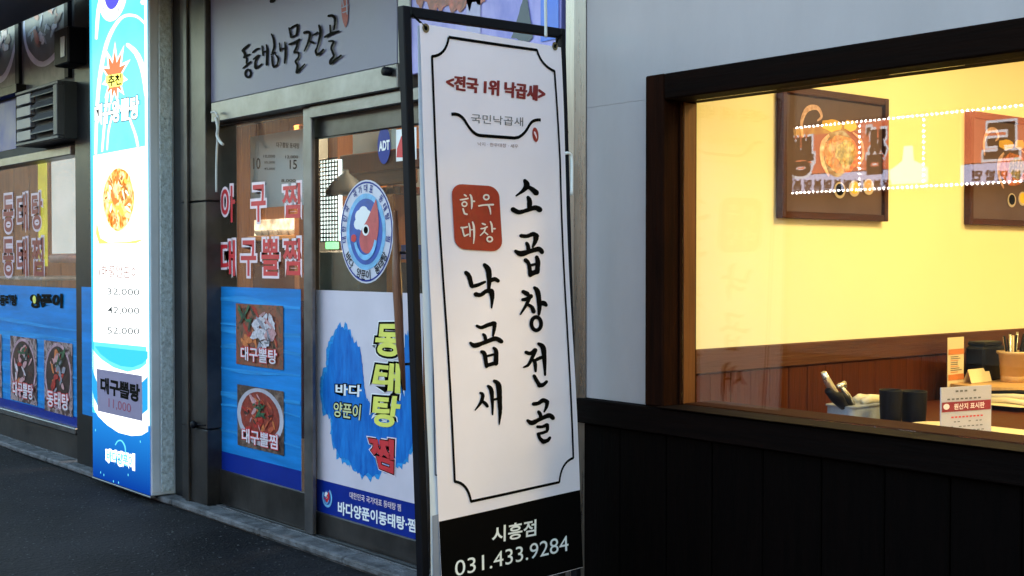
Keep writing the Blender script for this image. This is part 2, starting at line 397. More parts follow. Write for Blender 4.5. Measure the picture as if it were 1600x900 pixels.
# ------------------------------------------------------------------ ground
YF = 3.16
def ground_sheet():
    v, f = boxg(-60, 60, -60, 60, -.3, 0, 0)
    o = obj('street', v, f, M_asph); tag(o, 'dark wet-looking grey asphalt street in front of the shops', kind='structure')
ground_sheet()
def grit():
    rnd = random.Random(31); v = []; f = []
    for i in range(900):
        X = rnd.uniform(-11, -2.2); Yg = 3.03-abs(rnd.gauss(0, .55)); r = rnd.uniform(.002, .006) if rnd.random() < .95 else rnd.uniform(.007, .013)
        b = len(v); k = [(r*rnd.uniform(.6, 1.3)) for _ in range(6)]
        v += [(X+k[0], Yg, r*.3), (X-k[1], Yg, r*.3), (X, Yg+k[2], r*.3), (X, Yg-k[3], r*.3), (X, Yg, k[4]*.9), (X, Yg, -.002)]
        f += [tuple(b+q for q in t) for t in ((0,2,4), (2,1,4), (1,3,4), (3,0,4), (2,0,5), (1,2,5), (3,1,5), (0,3,5))]
    o = obj('gravel', v, f, mat('grit_stone', (.05, .05, .055), .85, var=.5, scale=30)); tag(o, 'loose grit lying on the asphalt along the concrete step', 'gravel', kind='stuff')
grit()
st = box('step', -16, -3.62, 3.062, 3.16, -.02, .030, M_conc, None, .004)
tag(st, 'low worn concrete step under the shop doors', kind='structure')
rnd = random.Random(77); x = -15.9
while x < -3.7:
    w_ = rnd.uniform(.75, 1.25); x1_ = min(x+w_, -3.63); dz = rnd.uniform(-.002, .003); dy = rnd.uniform(-.006, .006)
    if x1_-x > .1: box('slab', x+.003, x1_-.003, 3.045+dy, 3.163, .004, .040+dz, M_conc, st, .009)
    x = x1_ if x1_ < -3.64 else 0
# ------------------------------------------------------------------ seafood shop
F = facade(YF)
shop = thing('seafood_shop', 'seafood restaurant front with blue film doors and aluminium frames left of the white wall', 'building', (-8, 3.3, 0))
ZT = 3.6
z_head = PZ(332, 162, YF)
# pilaster right of the light box: three stacked cladding panels
pzs = [0.04, PZ(303, 663, YF), PZ(300, 317, YF), ZT]
pxa, pxb = PX(283, 3.11), PX(322, 3.11)
for i in range(3):
    box('cladding_panel', pxa, pxb, 3.11, 3.30, pzs[i]+.003, pzs[i+1]-.003, M_alub if i != 2 else M_alub, shop, .004)
box('corner_trim', PX(272, 3.13), pxa-.006, 3.13, 3.3, .04, ZT, M_alud, shop, .004)
box('corner_trim', PX(288, 3.095), PX(293, 3.095), 3.095, 3.109, .04, ZT, M_alub, shop, .002)
kx, kz = PX(303, 3.10), PZ(303, 663, 3.10)
k_ = lathe('knob', (0, 0, 0), [(.006, 0), (.014, .004), (.022, .012), (.022, .024), (.012, .032)], M_black, None, 16)
for v in k_.data.vertices: v.co = Vector((v.co.x+0, -v.co.z, v.co.y))
k_.location = Vector((kx, 3.11, kz))-origin(shop); k_.parent = shop
tube('tie_wire', [(kx-.13, 3.107, kz+.004), (kx, 3.104, kz), (kx+.12, 3.107, kz+.006)], .004, M_black, shop, 6)
# dark jamb next to the door
box('door_jamb', PX(323, 3.14), PX(341, 3.21)-.004, 3.14, 3.30, .04, z_head, M_alud, shop, .004)
box('door_jamb', PX(622, 3.14), PX(641, 3.14), 3.14, 3.30, z_head-.12, ZT, M_alu, shop, .004)
# upper sign board with brush writing
sx0, sx1 = PX(331, 3.14), PX(621, 3.14)
board = box('sign_board', sx0, sx1, 3.14, 3.30, z_head, ZT, M_signw, shop, .003)
SB = facade(3.14)
E1 = [[(150,445,28),(185,410,30),(225,375,22)],[(160,450,30),(178,490,26),(165,525,18)],[(165,525,22),(200,502,24),(235,490,18)],[(200,530,18),(195,590,20)],[(155,650,14),(200,615,22),(245,575,20)],('o',215,712,32,44,24),
 [(270,465,18),(310,432,22),(345,420,18)],[(278,545,16),(330,505,22),(350,500,14)],[(342,505,18),(302,570,22),(300,640,26)],[(305,650,28),(340,630,22),(378,600,14)],[(380,390,16),(392,500,18)],[(430,375,14),(440,450,24),(435,610,24)],[(392,462,14),(436,450,14)],
 [(492,250,16),(515,310,22),(522,400,22),(498,470,18)],[(490,490,20),(530,465,18)],[(495,510,18),(505,600,22),(520,635,24)],[(520,637,22),(560,610,18)],[(540,490,14),(572,540,20),(562,600,16)],[(585,355,14),(598,450,20)],[(650,345,14),(657,450,24),(648,590,18)],[(598,430,14),(650,415,14)],
 [(700,180,20),(725,290,22)],[(715,185,18),(750,160,18),(800,142,24)],[(800,150,26),(797,210,24),(782,262,20)],[(728,290,18),(785,262,16)],[(700,372,20),(750,355,26),(825,312,20)],[(800,335,24),(788,400,22),(760,460,20)],[(762,468,24),(808,468,20),(812,520,20),(778,572,22),(800,620,24),(790,700,28)],[(792,702,26),(840,650,20),(885,602,12)],
 [(880,235,30),(930,225,26),(950,260,24)],[(950,250,28),(925,350,22),(880,450,14)],[(930,330,20),(990,355,26)],[(985,265,16),(1040,230,20)],[(1055,150,24),(1070,220,30),(1055,320,22),(1030,410,16)],[(1030,415,18),(1015,450,22),(1030,495,26)],[(1030,495,28),(1070,470,24),(1105,430,18)],
 [(1165,40,26),(1210,35,30),(1238,62,28)],[(1240,65,28),(1240,130,22),(1230,200,18)],[(1185,150,20),(1190,240,20)],[(1125,285,24),(1200,245,28),(1290,215,16)],[(1170,335,18),(1225,338,24),(1200,410,22),(1218,470,24),(1228,510,22),(1190,560,26),(1190,595,28)],[(1190,598,28),(1250,550,24),(1315,500,18)]]
strokes('brush_lettering', SB, E1, (360, 20, 7.5), .0035, M_ink, board, 1.15)
sc1 = SB.uv(540, 12)
circuv('red_seal', SB, sc1, .032, .085, .0035, M_red, board, 20, .2, 4)
strokes('seal_marks', SB, [[(536,-2,2),(538,10,2)],[(543,0,2),(544,22,2)],[(536,12,2),(546,8,2)],[(537,20,2),(545,17,2)]], (0, 0, 1), .005, M_signw, board)
circuv('spot', SB, SB.uv(427, 1), .03, .012, .0035, M_ink, board, 10, .4, 2)
# head rails above the doors
zr1 = PZ(340, 190, 3.12)
box('head_rail', PX(331, 3.12), PX(621, 3.12), 3.12, 3.28, zr1, z_head-.003, M_alu, shop, .005)
bolt = lathe('bolt', (0, 0, 0), [(.01, 0), (.02, .004), (.02, .03), (.008, .036)], M_black, None, 12)
for v in bolt.data.vertices: v.co = Vector((v.co.x*1.3, -v.co.z, v.co.y))
bolt.location = Vector((PX(610, 3.12), 3.12, PZ(610, 112, 3.12)))-origin(shop); bolt.parent = shop

# doors ---------------------------------------------------------------
zb_blue = PZ(340, 735, YF); z_bt = PZ(340, 448, YF)
def streaks(pl, x0, x1, zs, parent, seed, mt=None):
    r = random.Random(seed)
    for i in range(9):
        zc = zs[0]+(zs[1]-zs[0])*(.12+.84*r.random()); a = .006+.020*r.random(); A = .004+.012*r.random(); ph = r.random()*6
        k = 14; top = []; bot = []
        for j in range(k+1):
            t = j/k; x = x0+.004+(x1-x0-.008)*t; z = zc+A*math.sin(2.2*t*math.pi*.6+ph); h = a*(.4+.6*math.sin(math.pi*min(1, t*1.1+.05))**2)
            top.append((x, min(zs[1]-.004, z+h))); bot.append((x, max(zs[0]+.004, z-h)))
        polyuv('streak', pl, bot+top[::-1], .0052+.0004*i, M_lblue, parent)
def door(x0, x1, y, z0, z1, st_w, rail_b, rail_t, m):
    """one sliding door leaf: stiles, rails and pane"""
    d = box('sliding_door', x0, x0+st_w, y, y+.045, z0, z1, m, shop, .004)
    box('stile', x1-st_w, x1, y, y+.045, z0, z1, m, d, .004)
    box('bottom_rail', x0+st_w, x1-st_w, y+.003, y+.042, z0, z0+rail_b, m, d, .004)
    box('top_rail', x0+st_w, x1-st_w, y+.003, y+.042, z1-rail_t, z1, m, d, .004)
    box('glass_pane', x0+st_w-.004, x1-st_w+.004, y+.018, y+.026, z0+rail_b-.004, z1-rail_t+.004, M_glassd, d, 0)
    return d
# fixed left leaf
Y1 = 3.185
lx0 = PX(338, 3.16); lx1 = PX(481, 3.16)
glass_l = facade(3.203)
dl = door(PX(341, 3.21)-.003, PX(482, 3.185), 3.185, .05, zr1-.003, .012, zb_blue-.05, .012, M_alub)
xg0, xg1 = PX(339, 3.203), PX(471, 3.203)
fl = rect('blue_film', glass_l, xg0, xg1, zb_blue, z_bt, .004, M_blue, dl)
rect('navy_band', glass_l, xg0+.001, xg1-.001, zb_blue, zb_blue+.10, .0049, M_navy, dl)
streaks(glass_l, xg0, xg1, (zb_blue+.10, z_bt), dl, 5)
def morsels(pl, c, ru, rv, n, parent, pal, count, seed, size=.22, em=0):
    """printed food: many small irregular pieces inside an oval"""
    rnd = random.Random(seed)
    for i in range(count):
        t = rnd.random()*6.283; q = math.sqrt(rnd.random())*.86
        nm, col = pal[rnd.randrange(len(pal))]
        a = size*rnd.uniform(.4, 1.1); b = a*rnd.uniform(.25, .7)
        m = emit('lit_'+nm, col, 1.0) if em else mat('food_'+nm, col, .4, var=.35, scale=60)
        circuv('food_image', pl, (c[0]+ru*q*math.cos(t), c[1]+rv*q*math.sin(t)), a*ru, b*rv*(ru/rv if 0 else 1), n+.00012*i, m, parent, 9, .5, seed*50+i, rnd.uniform(-1.2, 1.2))
RED = ('red', (.36,.02,.015)); ORA = ('orange', (.50,.14,.04)); WHI = ('white', (.50,.46,.52)); PNK = ('pink', (.46,.24,.26)); GRN = ('green', (.02,.09,.04)); DRK = ('brown', (.05,.015,.012)); GRY = ('grey', (.22,.22,.28)); DGN = ('dark_green', (.008,.03,.02))
def food_print(pl, x0, y0, x1, y1, kind, seed, parent, cap=None, n=.009):
    a = pl.uv(x0, y0); b = pl.uv(x1, y1); u0, v1 = a; u1, v0 = b
    W, H = u1-u0, v1-v0
    backs = {'soup': [(.05,.012,.01), (.25,.06,.03), (.15,.06,.04), (.02,.03,.015)], 'dark': [(.03,.015,.012), (.08,.045,.035), (.20,.13,.11)], 'pale': [(.20,.12,.12), (.36,.26,.28), (.04,.012,.012), (.10,.05,.05)]}
    card = rect('photo_print', pl, u0, u1, v0, v1, n, blotch('print_'+kind, backs[kind], 14, .4, vor=False), parent)
    c = (u0+W*.5, v0+H*.5); k = n+.0008
    if kind == 'soup':
        morsels(pl, (u0+W*.5, v0+H*.52), W*.46, H*.44, k, parent, [RED, ORA, DRK, RED, ORA], 26, seed)
        morsels(pl, (u0+W*.62, v0+H*.62), W*.24, H*.30, k+.0034, parent, [WHI, GRY, WHI, WHI, PNK], 24, seed+1, .55)
        morsels(pl, (u0+W*.28, v0+H*.80), W*.22, H*.15, k+.0058, parent, [GRN, DGN], 9, seed+2, .4)
        morsels(pl, (u0+W*.62, v0+H*.42), W*.20, H*.06, k+.0070, parent, [DRK, DGN], 6, seed+3, .4)
    elif kind == 'dark':
        circuv('bowl_image', pl, (c[0], c[1]+H*.03), W*.50, H*.46, k, mat('bowl_rim_print', (.40,.38,.45), .4, var=.15), parent)
        circuv('dish_image', pl, (c[0], c[1]+H*.04), W*.42, H*.39, k+.0008, mat('braise_print', (.22,.025,.015), .4, var=.4, scale=40), parent, 30, .03, seed)
        morsels(pl, (c[0], c[1]+H*.04), W*.40, H*.37, k+.0014, parent, [RED, ORA, RED, DRK, ('rust', (.42,.07,.03)), PNK], 40, seed, .20)
        morsels(pl, (c[0]-W*.02, c[1]+H*.14), W*.20, H*.15, k+.0064, parent, [GRN, DGN, GRN], 10, seed+2, .4)
    else:
        circuv('bowl_image', pl, (c[0], c[1]+H*.02), W*.47, H*.46, k, mat('bowl_dark_print', (.025,.008,.01), .4, var=.4, scale=20), parent)
        ringuv('bowl_image', pl, (c[0], c[1]+H*.02), W*.45, H*.44, W*.045, k+.0004, mat('bowl_pink_print', (.40,.24,.30), .4, var=.4, scale=30), parent)
        morsels(pl, (c[0], c[1]+H*.04), W*.38, H*.37, k+.0010, parent, [RED, PNK, WHI, PNK, ORA, DRK] if seed % 2 else [RED, ORA, PNK, DRK, GRY], 30, seed, .30)
        morsels(pl, (c[0]+W*.08, c[1]+H*.30), W*.24, H*.12, k+.0050, parent, [GRN, DGN], 9, seed+2, .42)
    if cap:
        q = [(u0+W*.14, v0+H*.30), (u1-W*.10, v0+H*.30), (u1-W*.10, v0+H*.08), (u0+W*.14, v0+H*.08)]
        text_uv('caption', pl, cap, q, n+.0088, M_redp, parent, .07)
        text_uv('caption', pl, cap, q, n+.0094, mat('caption_white', (.62,.55,.62), .5), parent, .02)
    return card
food_print(glass_l, 371, 474, 445, 578, 'soup', 11, dl, '대구뽈탕')
food_print(glass_l, 373, 600, 446, 712, 'dark', 12, dl, '대구뽈찜')
def outlined(pl, s, q, n, mats, bolds, parent, name='lettering'):
    for i, (m, b) in enumerate(zip(mats, bolds)):
        text_uv(name, pl, s, q, n+.0008*i, m, parent, b)
for s, x0, y0, x1, y1 in (('아', 347, 293, 368, 346), ('구', 394, 291, 416, 345), ('찜', 443, 289, 470, 339), ('대', 346, 377, 368, 430), ('구', 378, 377, 401, 430), ('뽈', 410, 375, 437, 430), ('찜', 444, 374, 470, 429)):
    outlined(glass_l, s, trect(glass_l, x0, y0, x1, y1), .004, (M_pink, M_redp), (.085, .02), dl)
# right leaf, one rail further in
Yr = 3.20
zdr = PZ(490, 214, Yr); z_wb = PZ(497, 800, Yr)
dr = door(PX(483, Yr), PX(668, Yr), Yr, .045, PZ(490, 184, Yr)-.003, .026, z_wb-.045, 0.10, M_alub)
box('stile', PX(474, 3.16), PX(487, 3.16), 3.16, 3.183, .05, zr1-.003, M_alu, dl, .004)
box('track_rail', PX(484, 3.15), PX(668, 3.15), 3.15, 3.19, PZ(490, 184, 3.15), zr1-.003, M_alu, shop, .004)
box('threshold', -16+.1, PX(876, 3.2), 3.1635, 3.30, .031, .043, M_conc, shop, .002)
box('track_rail', PX(332, 3.10), PX(700, 3.10), 3.170, 3.184, .0435, .052, M_alud, shop, .003)
gr = facade(Yr+.018)
gx0, gx1 = PX(495, Yr+.018), PX(662, Yr+.018)
z_wt = PZ(497, 453, Yr+.018); z_nb = PZ(497, 748, Yr+.018)
wf = rect('white_film', gr, gx0, gx1, z_nb, z_wt, .004, mat('white_film', (.60, .54, .62), .4, var=.04), dr)
rect('navy_band', gr, gx0, gx1, z_wb, z_nb, .004, M_navy, dr)
def blob(name, pl, pxs, n, m, parent, jag=.006, seed=1):
    r = random.Random(seed); loop = [pl.uv(*p) for p in pxs]; P = crom([(a, b) for a, b in loop+[loop[0]]], 7)[:-1]
    P = [(a+jag*(r.random()-.5)*.7, b+jag*2.2*(r.random()-.5)) for a, b in P]
    return polyuv(name, pl, P, n, m, parent)
blobpts = [(527,508),(541,509),(554,530),(566,555),(570,600),(577,628),(590,640),(612,640),(630,600),(634,560),(637,520),(646,540),(652,600),(653,660),(648,700),(634,722),(612,738),(580,746),(553,737),(545,722),(532,717),(519,690),(517,655),(505,640),(502,600),(510,570),(514,540)]
blob('brush_splash', gr, blobpts, .0050, M_lblue, dr, .02, 4)
cx0, cy0 = 580, 640
blob('brush_splash', gr, [(cx0+(x-cx0)*.95, cy0+(y-cy0)*.965) for x, y in blobpts], .0058, M_brush, dr, .012, 5)
for s, q in (('동', [(593,508),(628,508),(628,557),(588,553)]), ('태', [(592,566),(626,570),(626,613),(584,608)]), ('탕', [(588,618),(628,621),(622,668),(584,663)])):
    outlined(gr, s, [gr.uv(*p) for p in q], .0068, (M_wht, M_ink, M_yel), (.13, .10, .035), dr)
outlined(gr, '찜', [gr.uv(*p) for p in [(578,683),(616,689),(616,738),(590,728)]], .0068, (M_pink, M_ink, M_redp), (.10, .07, .04), dr)
outlined(gr, '바다', [gr.uv(*p) for p in [(527,600),(567,602),(566,620),(527,616)]], .0068, (M_ink, M_wht), (.12, .03), dr)
outlined(gr, '양푼이', [gr.uv(*p) for p in [(524,628),(566,633),(564,656),(523,650)]], .0068, (M_ink, mat('pale_yellow_print', (.6,.6,.3), .5)), (.10, .02), dr)
text('small_lettering', gr, '대한민국 국가대표 동태탕 찜', [(548,768),(628,788),(628,799),(548,778)], .006, M_pink, dr, .01)
text('lettering', gr, '바다양푼이동태탕·찜', [(530,783),(651,812),(651,832),(530,803)], .006, M_wht, dr, .03)
def emblem(pl, c, ru, rv, n, parent, full=True):
    """round seafood emblem: ringed disc, waves, white foam and a red fish head"""
    k = .0007
    if full:
        circuv('emblem_disc', pl, c, ru, rv, n, mat('emblem_white', (.55, .54, .64), .4), parent)
        ringuv('emblem_ring', pl, c, ru*.95, rv*.95, ru*.035, n+k, M_navy, parent)
        circuv('emblem_wave', pl, c, ru*.74, rv*.74, n+2*k, mat('emblem_cyan', (.16, .42, .70), .4, var=.3, scale=20), parent)
    circuv('emblem_sea', pl, c, ru*.62, rv*.64, n+3*k, mat('emblem_blue', (.012, .07, .36), .4, var=.3, scale=12), parent)
    for dx, dy, r in ((-.22, .30, .16), (-.08, .36, .17), (.06, .30, .15), (-.30, .15, .13), (-.12, .18, .2)):
        circuv('emblem_foam', pl, (c[0]+dx*ru, c[1]+dy*rv), r*ru*1.1, r*rv*.8, n+(4+dx)*k, M_wht, parent, 14)
    fish = [(.40,.62),(.47,.40),(.50,.10),(.42,-.18),(.25,-.36),(.05,-.42),(-.15,-.34),(-.22,-.14),(-.12,.06),(.06,.22),(.22,.40)]
    polyuv('emblem_fish', pl, [(c[0]+a*ru, c[1]+b*rv) for a, b in crom(fish+[fish[0]], 4)[:-1]], n+6*k, M_redp if not full else mat('fish_red', (.48, .07, .08), .4, var=.2, scale=20), parent)
    circuv('emblem_eye', pl, (c[0]+.02*ru, c[1]+.03*rv), .13*ru, .11*rv, n+7*k, M_wht, parent, 16)
    circuv('emblem_eye', pl, (c[0]+.03*ru, c[1]+.03*rv), .08*ru, .07*rv, n+8*k, M_ink, parent, 14)
    circuv('emblem_claw', pl, (c[0]-.45*ru, c[1]-.12*rv), .10*ru, .08*rv, n+5*k, M_redp, parent, 10, .3)
    ringuv('emblem_foam', pl, (c[0], c[1]-.05*rv), ru*.40, rv*.45, ru*.09, n+7*k, mat('emblem_cyan', (.16, .42, .70), .4), parent, math.radians(200), math.radians(345))
ec = gr.uv(573, 362); eu = (gr.uv(614, 362)[0]-gr.uv(531, 362)[0])/2; ev = (gr.uv(573, 282)[1]-gr.uv(573, 444)[1])/2
emblem(gr, ec, eu, ev, .004, dr)
def arc_text(pl, s, c, ru, rv, a0, a1, h, n, m, parent, flip=False):
    k = len(s)
    for i, ch in enumerate(s):
        if ch == ' ': continue
        t = math.radians(a0+(a1-a0)*i/(k-1)); p = Vector((c[0]+ru*math.cos(t), c[1]+rv*math.sin(t)))
        rdir = Vector((math.cos(t), math.sin(t))); td = Vector((-rdir.y, rdir.x))
        if flip: rdir = -rdir; td = -td
        td = -td; w_ = h*.42
        q = [p-td*w_+rdir*h/2, p+td*w_+rdir*h/2, p+td*w_-rdir*h/2, p-td*w_-rdir*h/2]
        text_uv('emblem_lettering', pl, ch, [tuple(a) for a in q], n, m, parent, .015)
arc_text(gr, '대한민국 국가대표 동태탕 찜', ec, eu*.84, ev*.84, 190, -10, eu*.15, .006, M_navy, dr)
arc_text(gr, '바다 양푼이 동태탕', ec, eu*.83, ev*.84, 215, 325, eu*.19, .006, M_ink, dr, True)
ec2 = gr.uv(513, 777); emblem(gr, ec2, .052, .055, .0055, dr, False)
ringuv('emblem_ring', gr, ec2, .040, .042, .012, .0068, mat('emblem_cyan', (.16, .42, .70), .4), dr, math.radians(150), math.radians(420))
# security sticker and red-white sticker on the glass
oc = gr.uv(601, 227)
circuv('security_sticker', gr, oc, .052, .085, .004, M_navy, dr)
text('sticker_lettering', gr, 'ADT', [(594,222),(610,219),(610,233),(594,236)], .0055, M_wht, dr, .04)
rectpx('notice_sticker', gr, 620, 203, 652, 249, .004, M_wht, dr)
poly('sticker_flame', gr, [(621,246),(622,232),(628,214),(634,205),(640,222),(650,240),(650,246)], .0055, M_redp, dr)
# brown pull pole on the door
tube('pull_pole', [(PX(618, 3.13), 3.13, PZ(618, 330, 3.13)), (PX(622, 3.13), 3.125, PZ(622, 440, 3.13)), (PX(628, 3.13), 3.12, PZ(628, 540, 3.13)), (PX(632, 3.13), 3.13, PZ(632, 610, 3.13))], [.010, .022, .018, .006], wood('brown_pole', (.10, .035, .018), (.20, .08, .04), .4), dr, 12)
for zz in (PZ(620, 395, 3.14), PZ(630, 570, 3.14)):
    tube('bracket', [(PX(622, 3.13), 3.20, zz), (PX(624, 3.13), 3.135, zz)], .006, M_black, dr, 8)
# third leaf and high poster, mostly behind the standing banner
d3 = door(PX(670, 3.185), PX(872, 3.185), 3.185, .05, zr1+.05, .028, z_wb-.10, .10, M_alub)
g3 = facade(3.203)
g3x0, g3x1 = PX(680, 3.203), PX(864, 3.203)
rect('white_film', g3, g3x0, g3x1, z_nb, z_wt, .004, MATS['white_film'], d3)
rect('navy_band', g3, g3x0, g3x1, z_wb-.05, z_nb, .004, M_navy, d3)
text_uv('lettering', g3, '바다양푼이동태탕·찜', [(g3x0+.1, z_nb-.06), (g3x1-.02, z_nb-.06), (g3x1-.02, z_nb-.14), (g3x0+.1, z_nb-.14)], .006, M_wht, d3, .03)
pz0 = PZ(700, 190, 3.15)
ps = box('photo_board', PX(642, 3.15), PX(876, 3.15), 3.15, 3.30, zr1+.054, ZT, mat('violet_print', (.14, .14, .50), .4, scale=3, col2=(.40, .36, .70), stretch=(2, 1, 1)), shop, .003)
P3 = facade(3.15)
blob('crab_image', P3, [(655,-60),(740,-60),(760,-20),(752,4),(730,14),(690,16),(660,8),(640+8,-10)], .004, blotch('crab_print', [(.20,.04,.05), (.50,.10,.07), (.30,.08,.12)], 18, .4), ps, .02, 3)
blob('fin_image', P3, [(800,60),(812,20),(822,-10),(828,20),(832,62)], .004, mat('fin_print', (.03,.05,.08), .4), ps, .004, 3)
rectpx('blue_strip', P3, 846, -80, 874, 60, .004, mat('blue_print', (.05, .15, .62), .4), ps)
rectpx('pale_strip', P3, 730, -60, 752, 100, .004, mat('pale_violet_print', (.36,.34,.55), .4), ps)

# steel column and cable
sx = (PX(877, 3.13), PX(907, 3.13))
colv = []
box('steel_column', sx[0], sx[1], 3.125, 3.30, 0.0, ZT, M_steel, shop, .03)
aw = thing('awning', 'shallow grey awning over the seafood shop front, above the photo', 'awning', (-9, 2.6, 3.1))
box('awning_panel', -15.8, -3.75, 2.15, 3.09, 3.10, 3.14, M_panel, aw, .004)
box('awning_edge', -15.8, -3.75, 2.11, 2.149, 3.02, 3.16, M_alud, aw, .004)
# left bay -----------------------------------------------------------------
lb0, lb1 = -13.5, PX(118, YF)
gb = facade(3.19)
zt_bay = PZ(60, 252, YF); zb_b = PZ(100, 664, YF); zt_b = PZ(100, 450, YF)
bay = box('window_bay', lb0, lb1, 3.15, 3.25, PZ(100, 664, 3.15)-.045, PZ(100, 664, 3.15)-.005, M_alu, shop, .004)
box('bottom_rail', lb0, lb1, 3.17, 3.28, .04, PZ(100, 664, 3.15)-.05, M_alub, bay, .005)
box('glass_pane', lb0, lb1-.01, 3.19, 3.198, PZ(100, 664, 3.15)-.01, zt_bay+.02, M_glassd, bay, 0)
box('top_rail', lb0, lb1, 3.13, 3.26, zt_bay, PZ(60, 236, 3.13)+.0, M_alu, bay, .006)
rect('blue_film', gb, -10.6, lb1-.012, zb_b, zt_b, .004, M_blue, bay)
streaks(gb, -10.6, lb1-.03, (zb_b, zt_b), bay, 9)
rect('navy_band', gb, -10.6, lb1-.02, zb_b, zb_b+.07, .0096, M_navy, bay)
food_print(gb, 18, 524, 60, 634, 'pale', 21, bay, '대구뽈탕', .0102)
food_print(gb, 71, 531, 116, 652, 'pale', 22, bay, '동태탕', .0102)
food_print(gb, -34, 517, 5, 622, 'pale', 23, bay, '동태찜', .0102)
text('small_lettering', gb, '동태탕', [(2,461),(28,461),(28,477),(2,477)], .0105, M_ink, bay, .05)
text('small_lettering', gb, '양푼이', [(50,460),(99,460),(99,480),(50,480)], .0105, M_ink, bay, .06)
circuv('yellow_dot', gb, gb.uv(56, 468), .035, .03, .0112, M_yel, bay, 12)
for s, x0, y0, x1, y1 in (('동', 6, 307, 22, 361), ('태', 28, 305, 44, 359), ('탕', 51, 303, 67, 357), ('동', 6, 375, 22, 430), ('태', 28, 374, 44, 430), ('찜', 51, 373, 69, 430)):
    outlined(gb, s, trect(gb, x0, y0, x1, y1), .004, (mat('mauve_print', (.55, .42, .50), .5), M_red), (.08, .02), bay)
# rail above: poster pictures and a louvred vent
zu = PZ(60, 236, 3.13)
upw = box('fascia', lb0, lb1, 3.20, 3.30, zu, ZT, M_dark, shop, .003)
U = facade(3.20)
rail2 = box('ledge_rail', lb0, PX(34, 3.15), 3.12, 3.20, PZ(20, 146, 3.12), PZ(20, 132, 3.12), M_alud, shop, .004)
rectpx('blue_board', U, -30, 170, 26, 232, .004, M_navy, upw)
for i, (x0, x1, yt, yb, cx, cy, rx, ry) in enumerate(((-60, 27, -80, 132, 2, 40, 26, 90), (34, 104, -80, 122, 72, 30, 36, 74))):
    a = rectpx('poster', U, x0, yt, x1, yb, .006, blotch('poster_dark', [(.02,.02,.03), (.05,.045,.06), (.10,.08,.10)], 8, .4, vor=False), upw)
    c = U.uv(cx, cy); ru = (U.uv(cx+rx, cy)[0]-U.uv(cx-rx, cy)[0])/2; rv = (U.uv(cx, cy-ry)[1]-U.uv(cx, cy+ry)[1])/2
    circuv('bowl_image', U, c, ru, rv, .0075, mat('bowl_print', (.42,.42,.55), .4), upw)
    circuv('dish_image', U, (c[0], c[1]+rv*.04), ru*.9, rv*.92, .009, mat('poster_dish', (.05,.05,.075), .4, var=.5, scale=14), upw, 30, .03, i)
    morsels(U, (c[0], c[1]+rv*.1), ru*.85, rv*.8, .0094, upw, [('dull_red', (.30,.06,.05)), ('dull_pink', (.38,.25,.27)), ('slate', (.20,.22,.30)), ('dull_brown', (.12,.05,.05)), ('dull_white', (.50,.48,.55))], 46, 70+i, .2)
    box('poster_post', PX(x1+1, 3.18), PX(x1+7, 3.18), 3.17, 3.20, PZ(x1, yb, 3.18), ZT, M_black, upw, .003)

# dark pilaster left of the light box
lx0_p = PX(143.5, 2.988)
box('backing_panel', lx0_p-.015, PX(285, 3.15), 3.155, 3.30, .03, ZT, M_alud, shop, .003)
box('bay_post', PX(118.5, 3.12), lx0_p-.02, 3.12, 3.30, 0.03, ZT, M_alud, shop, .005)
pb = facade(3.12)
rectpx('blue_edge_film', pb, 128, 448, 150, 652, .003, M_blue, shop)  # plain blue strip along the lower part of the dark post
# shell of the shop interior
box('partition_wall', PX(908, 3.33)-.02, PX(908, 3.33)+.10, 3.31, 9.0, 0, ZT, mat('plaster', (.5,.45,.38), .8), shop, 0)
box('roof_slab', -16, 4, 3.0, 9.2, ZT, ZT+.25, M_panel, shop, 0)
box('ceiling', -15.9, PX(908, 3.33)-.03, 3.32, 8.9, 2.62, 2.68, mat('plaster', (.5,.45,.38), .8), shop, 0)
box('end_wall', -16, -15.9, 3.31, 9, 0, ZT, M_panel, shop, 0)
fl_ = box('shop_floor', -15.9, PX(908, 3.33)-.03, 3.17, 9, -.02, .03, mat('floor_tile', (.16,.13,.11), .35), None, 0); tag(fl_, 'dim tiled floor inside the seafood shop', kind='structure')

# pine board back wall
back = thing('pine_wall', 'warm pine board wall inside the seafood shop behind the door glass', 'wall', (-9, 5.6, 0))
random.seed(3)
x = -15.8; y_b = 5.4
while x < -5.2:
    w_ = .13+.02*random.random(); dy = .006*random.random()
    box('plank', x, x+w_-.005, y_b+dy, y_b+.03, .03, 2.6, M_pine, back, .003); x += w_
box('backing', -15.8, -5.0, y_b+.031, y_b+.08, .03, 2.61, M_dark, back, 0)
# a cross wall of boards closing the left end
y = 3.32
while y < 5.3:
    w_ = .14+.02*random.random(); box('plank', -12.6, -12.56+.004*random.random(), y, y+w_-.005, .03, PZ(40, 292, 4.2)+.35, M_pine, back, .003); y += w_
def inside(Y): return facade(Y)
def pbox(name, x0, y0, x1, y1, Y, dpt, m, parent=None, bv=.003, label=None, cat=None, group=None):
    """box whose front face lies at depth Y with surveyed corners"""
    p = facade(Y); a = p.uv(x0, y0); b = p.uv(x1, y1)
    o = box(name, a[0], b[0], Y, Y+dpt, b[1], a[1], m, parent, bv)
    if label: tag(o, label, cat, group)
    return o
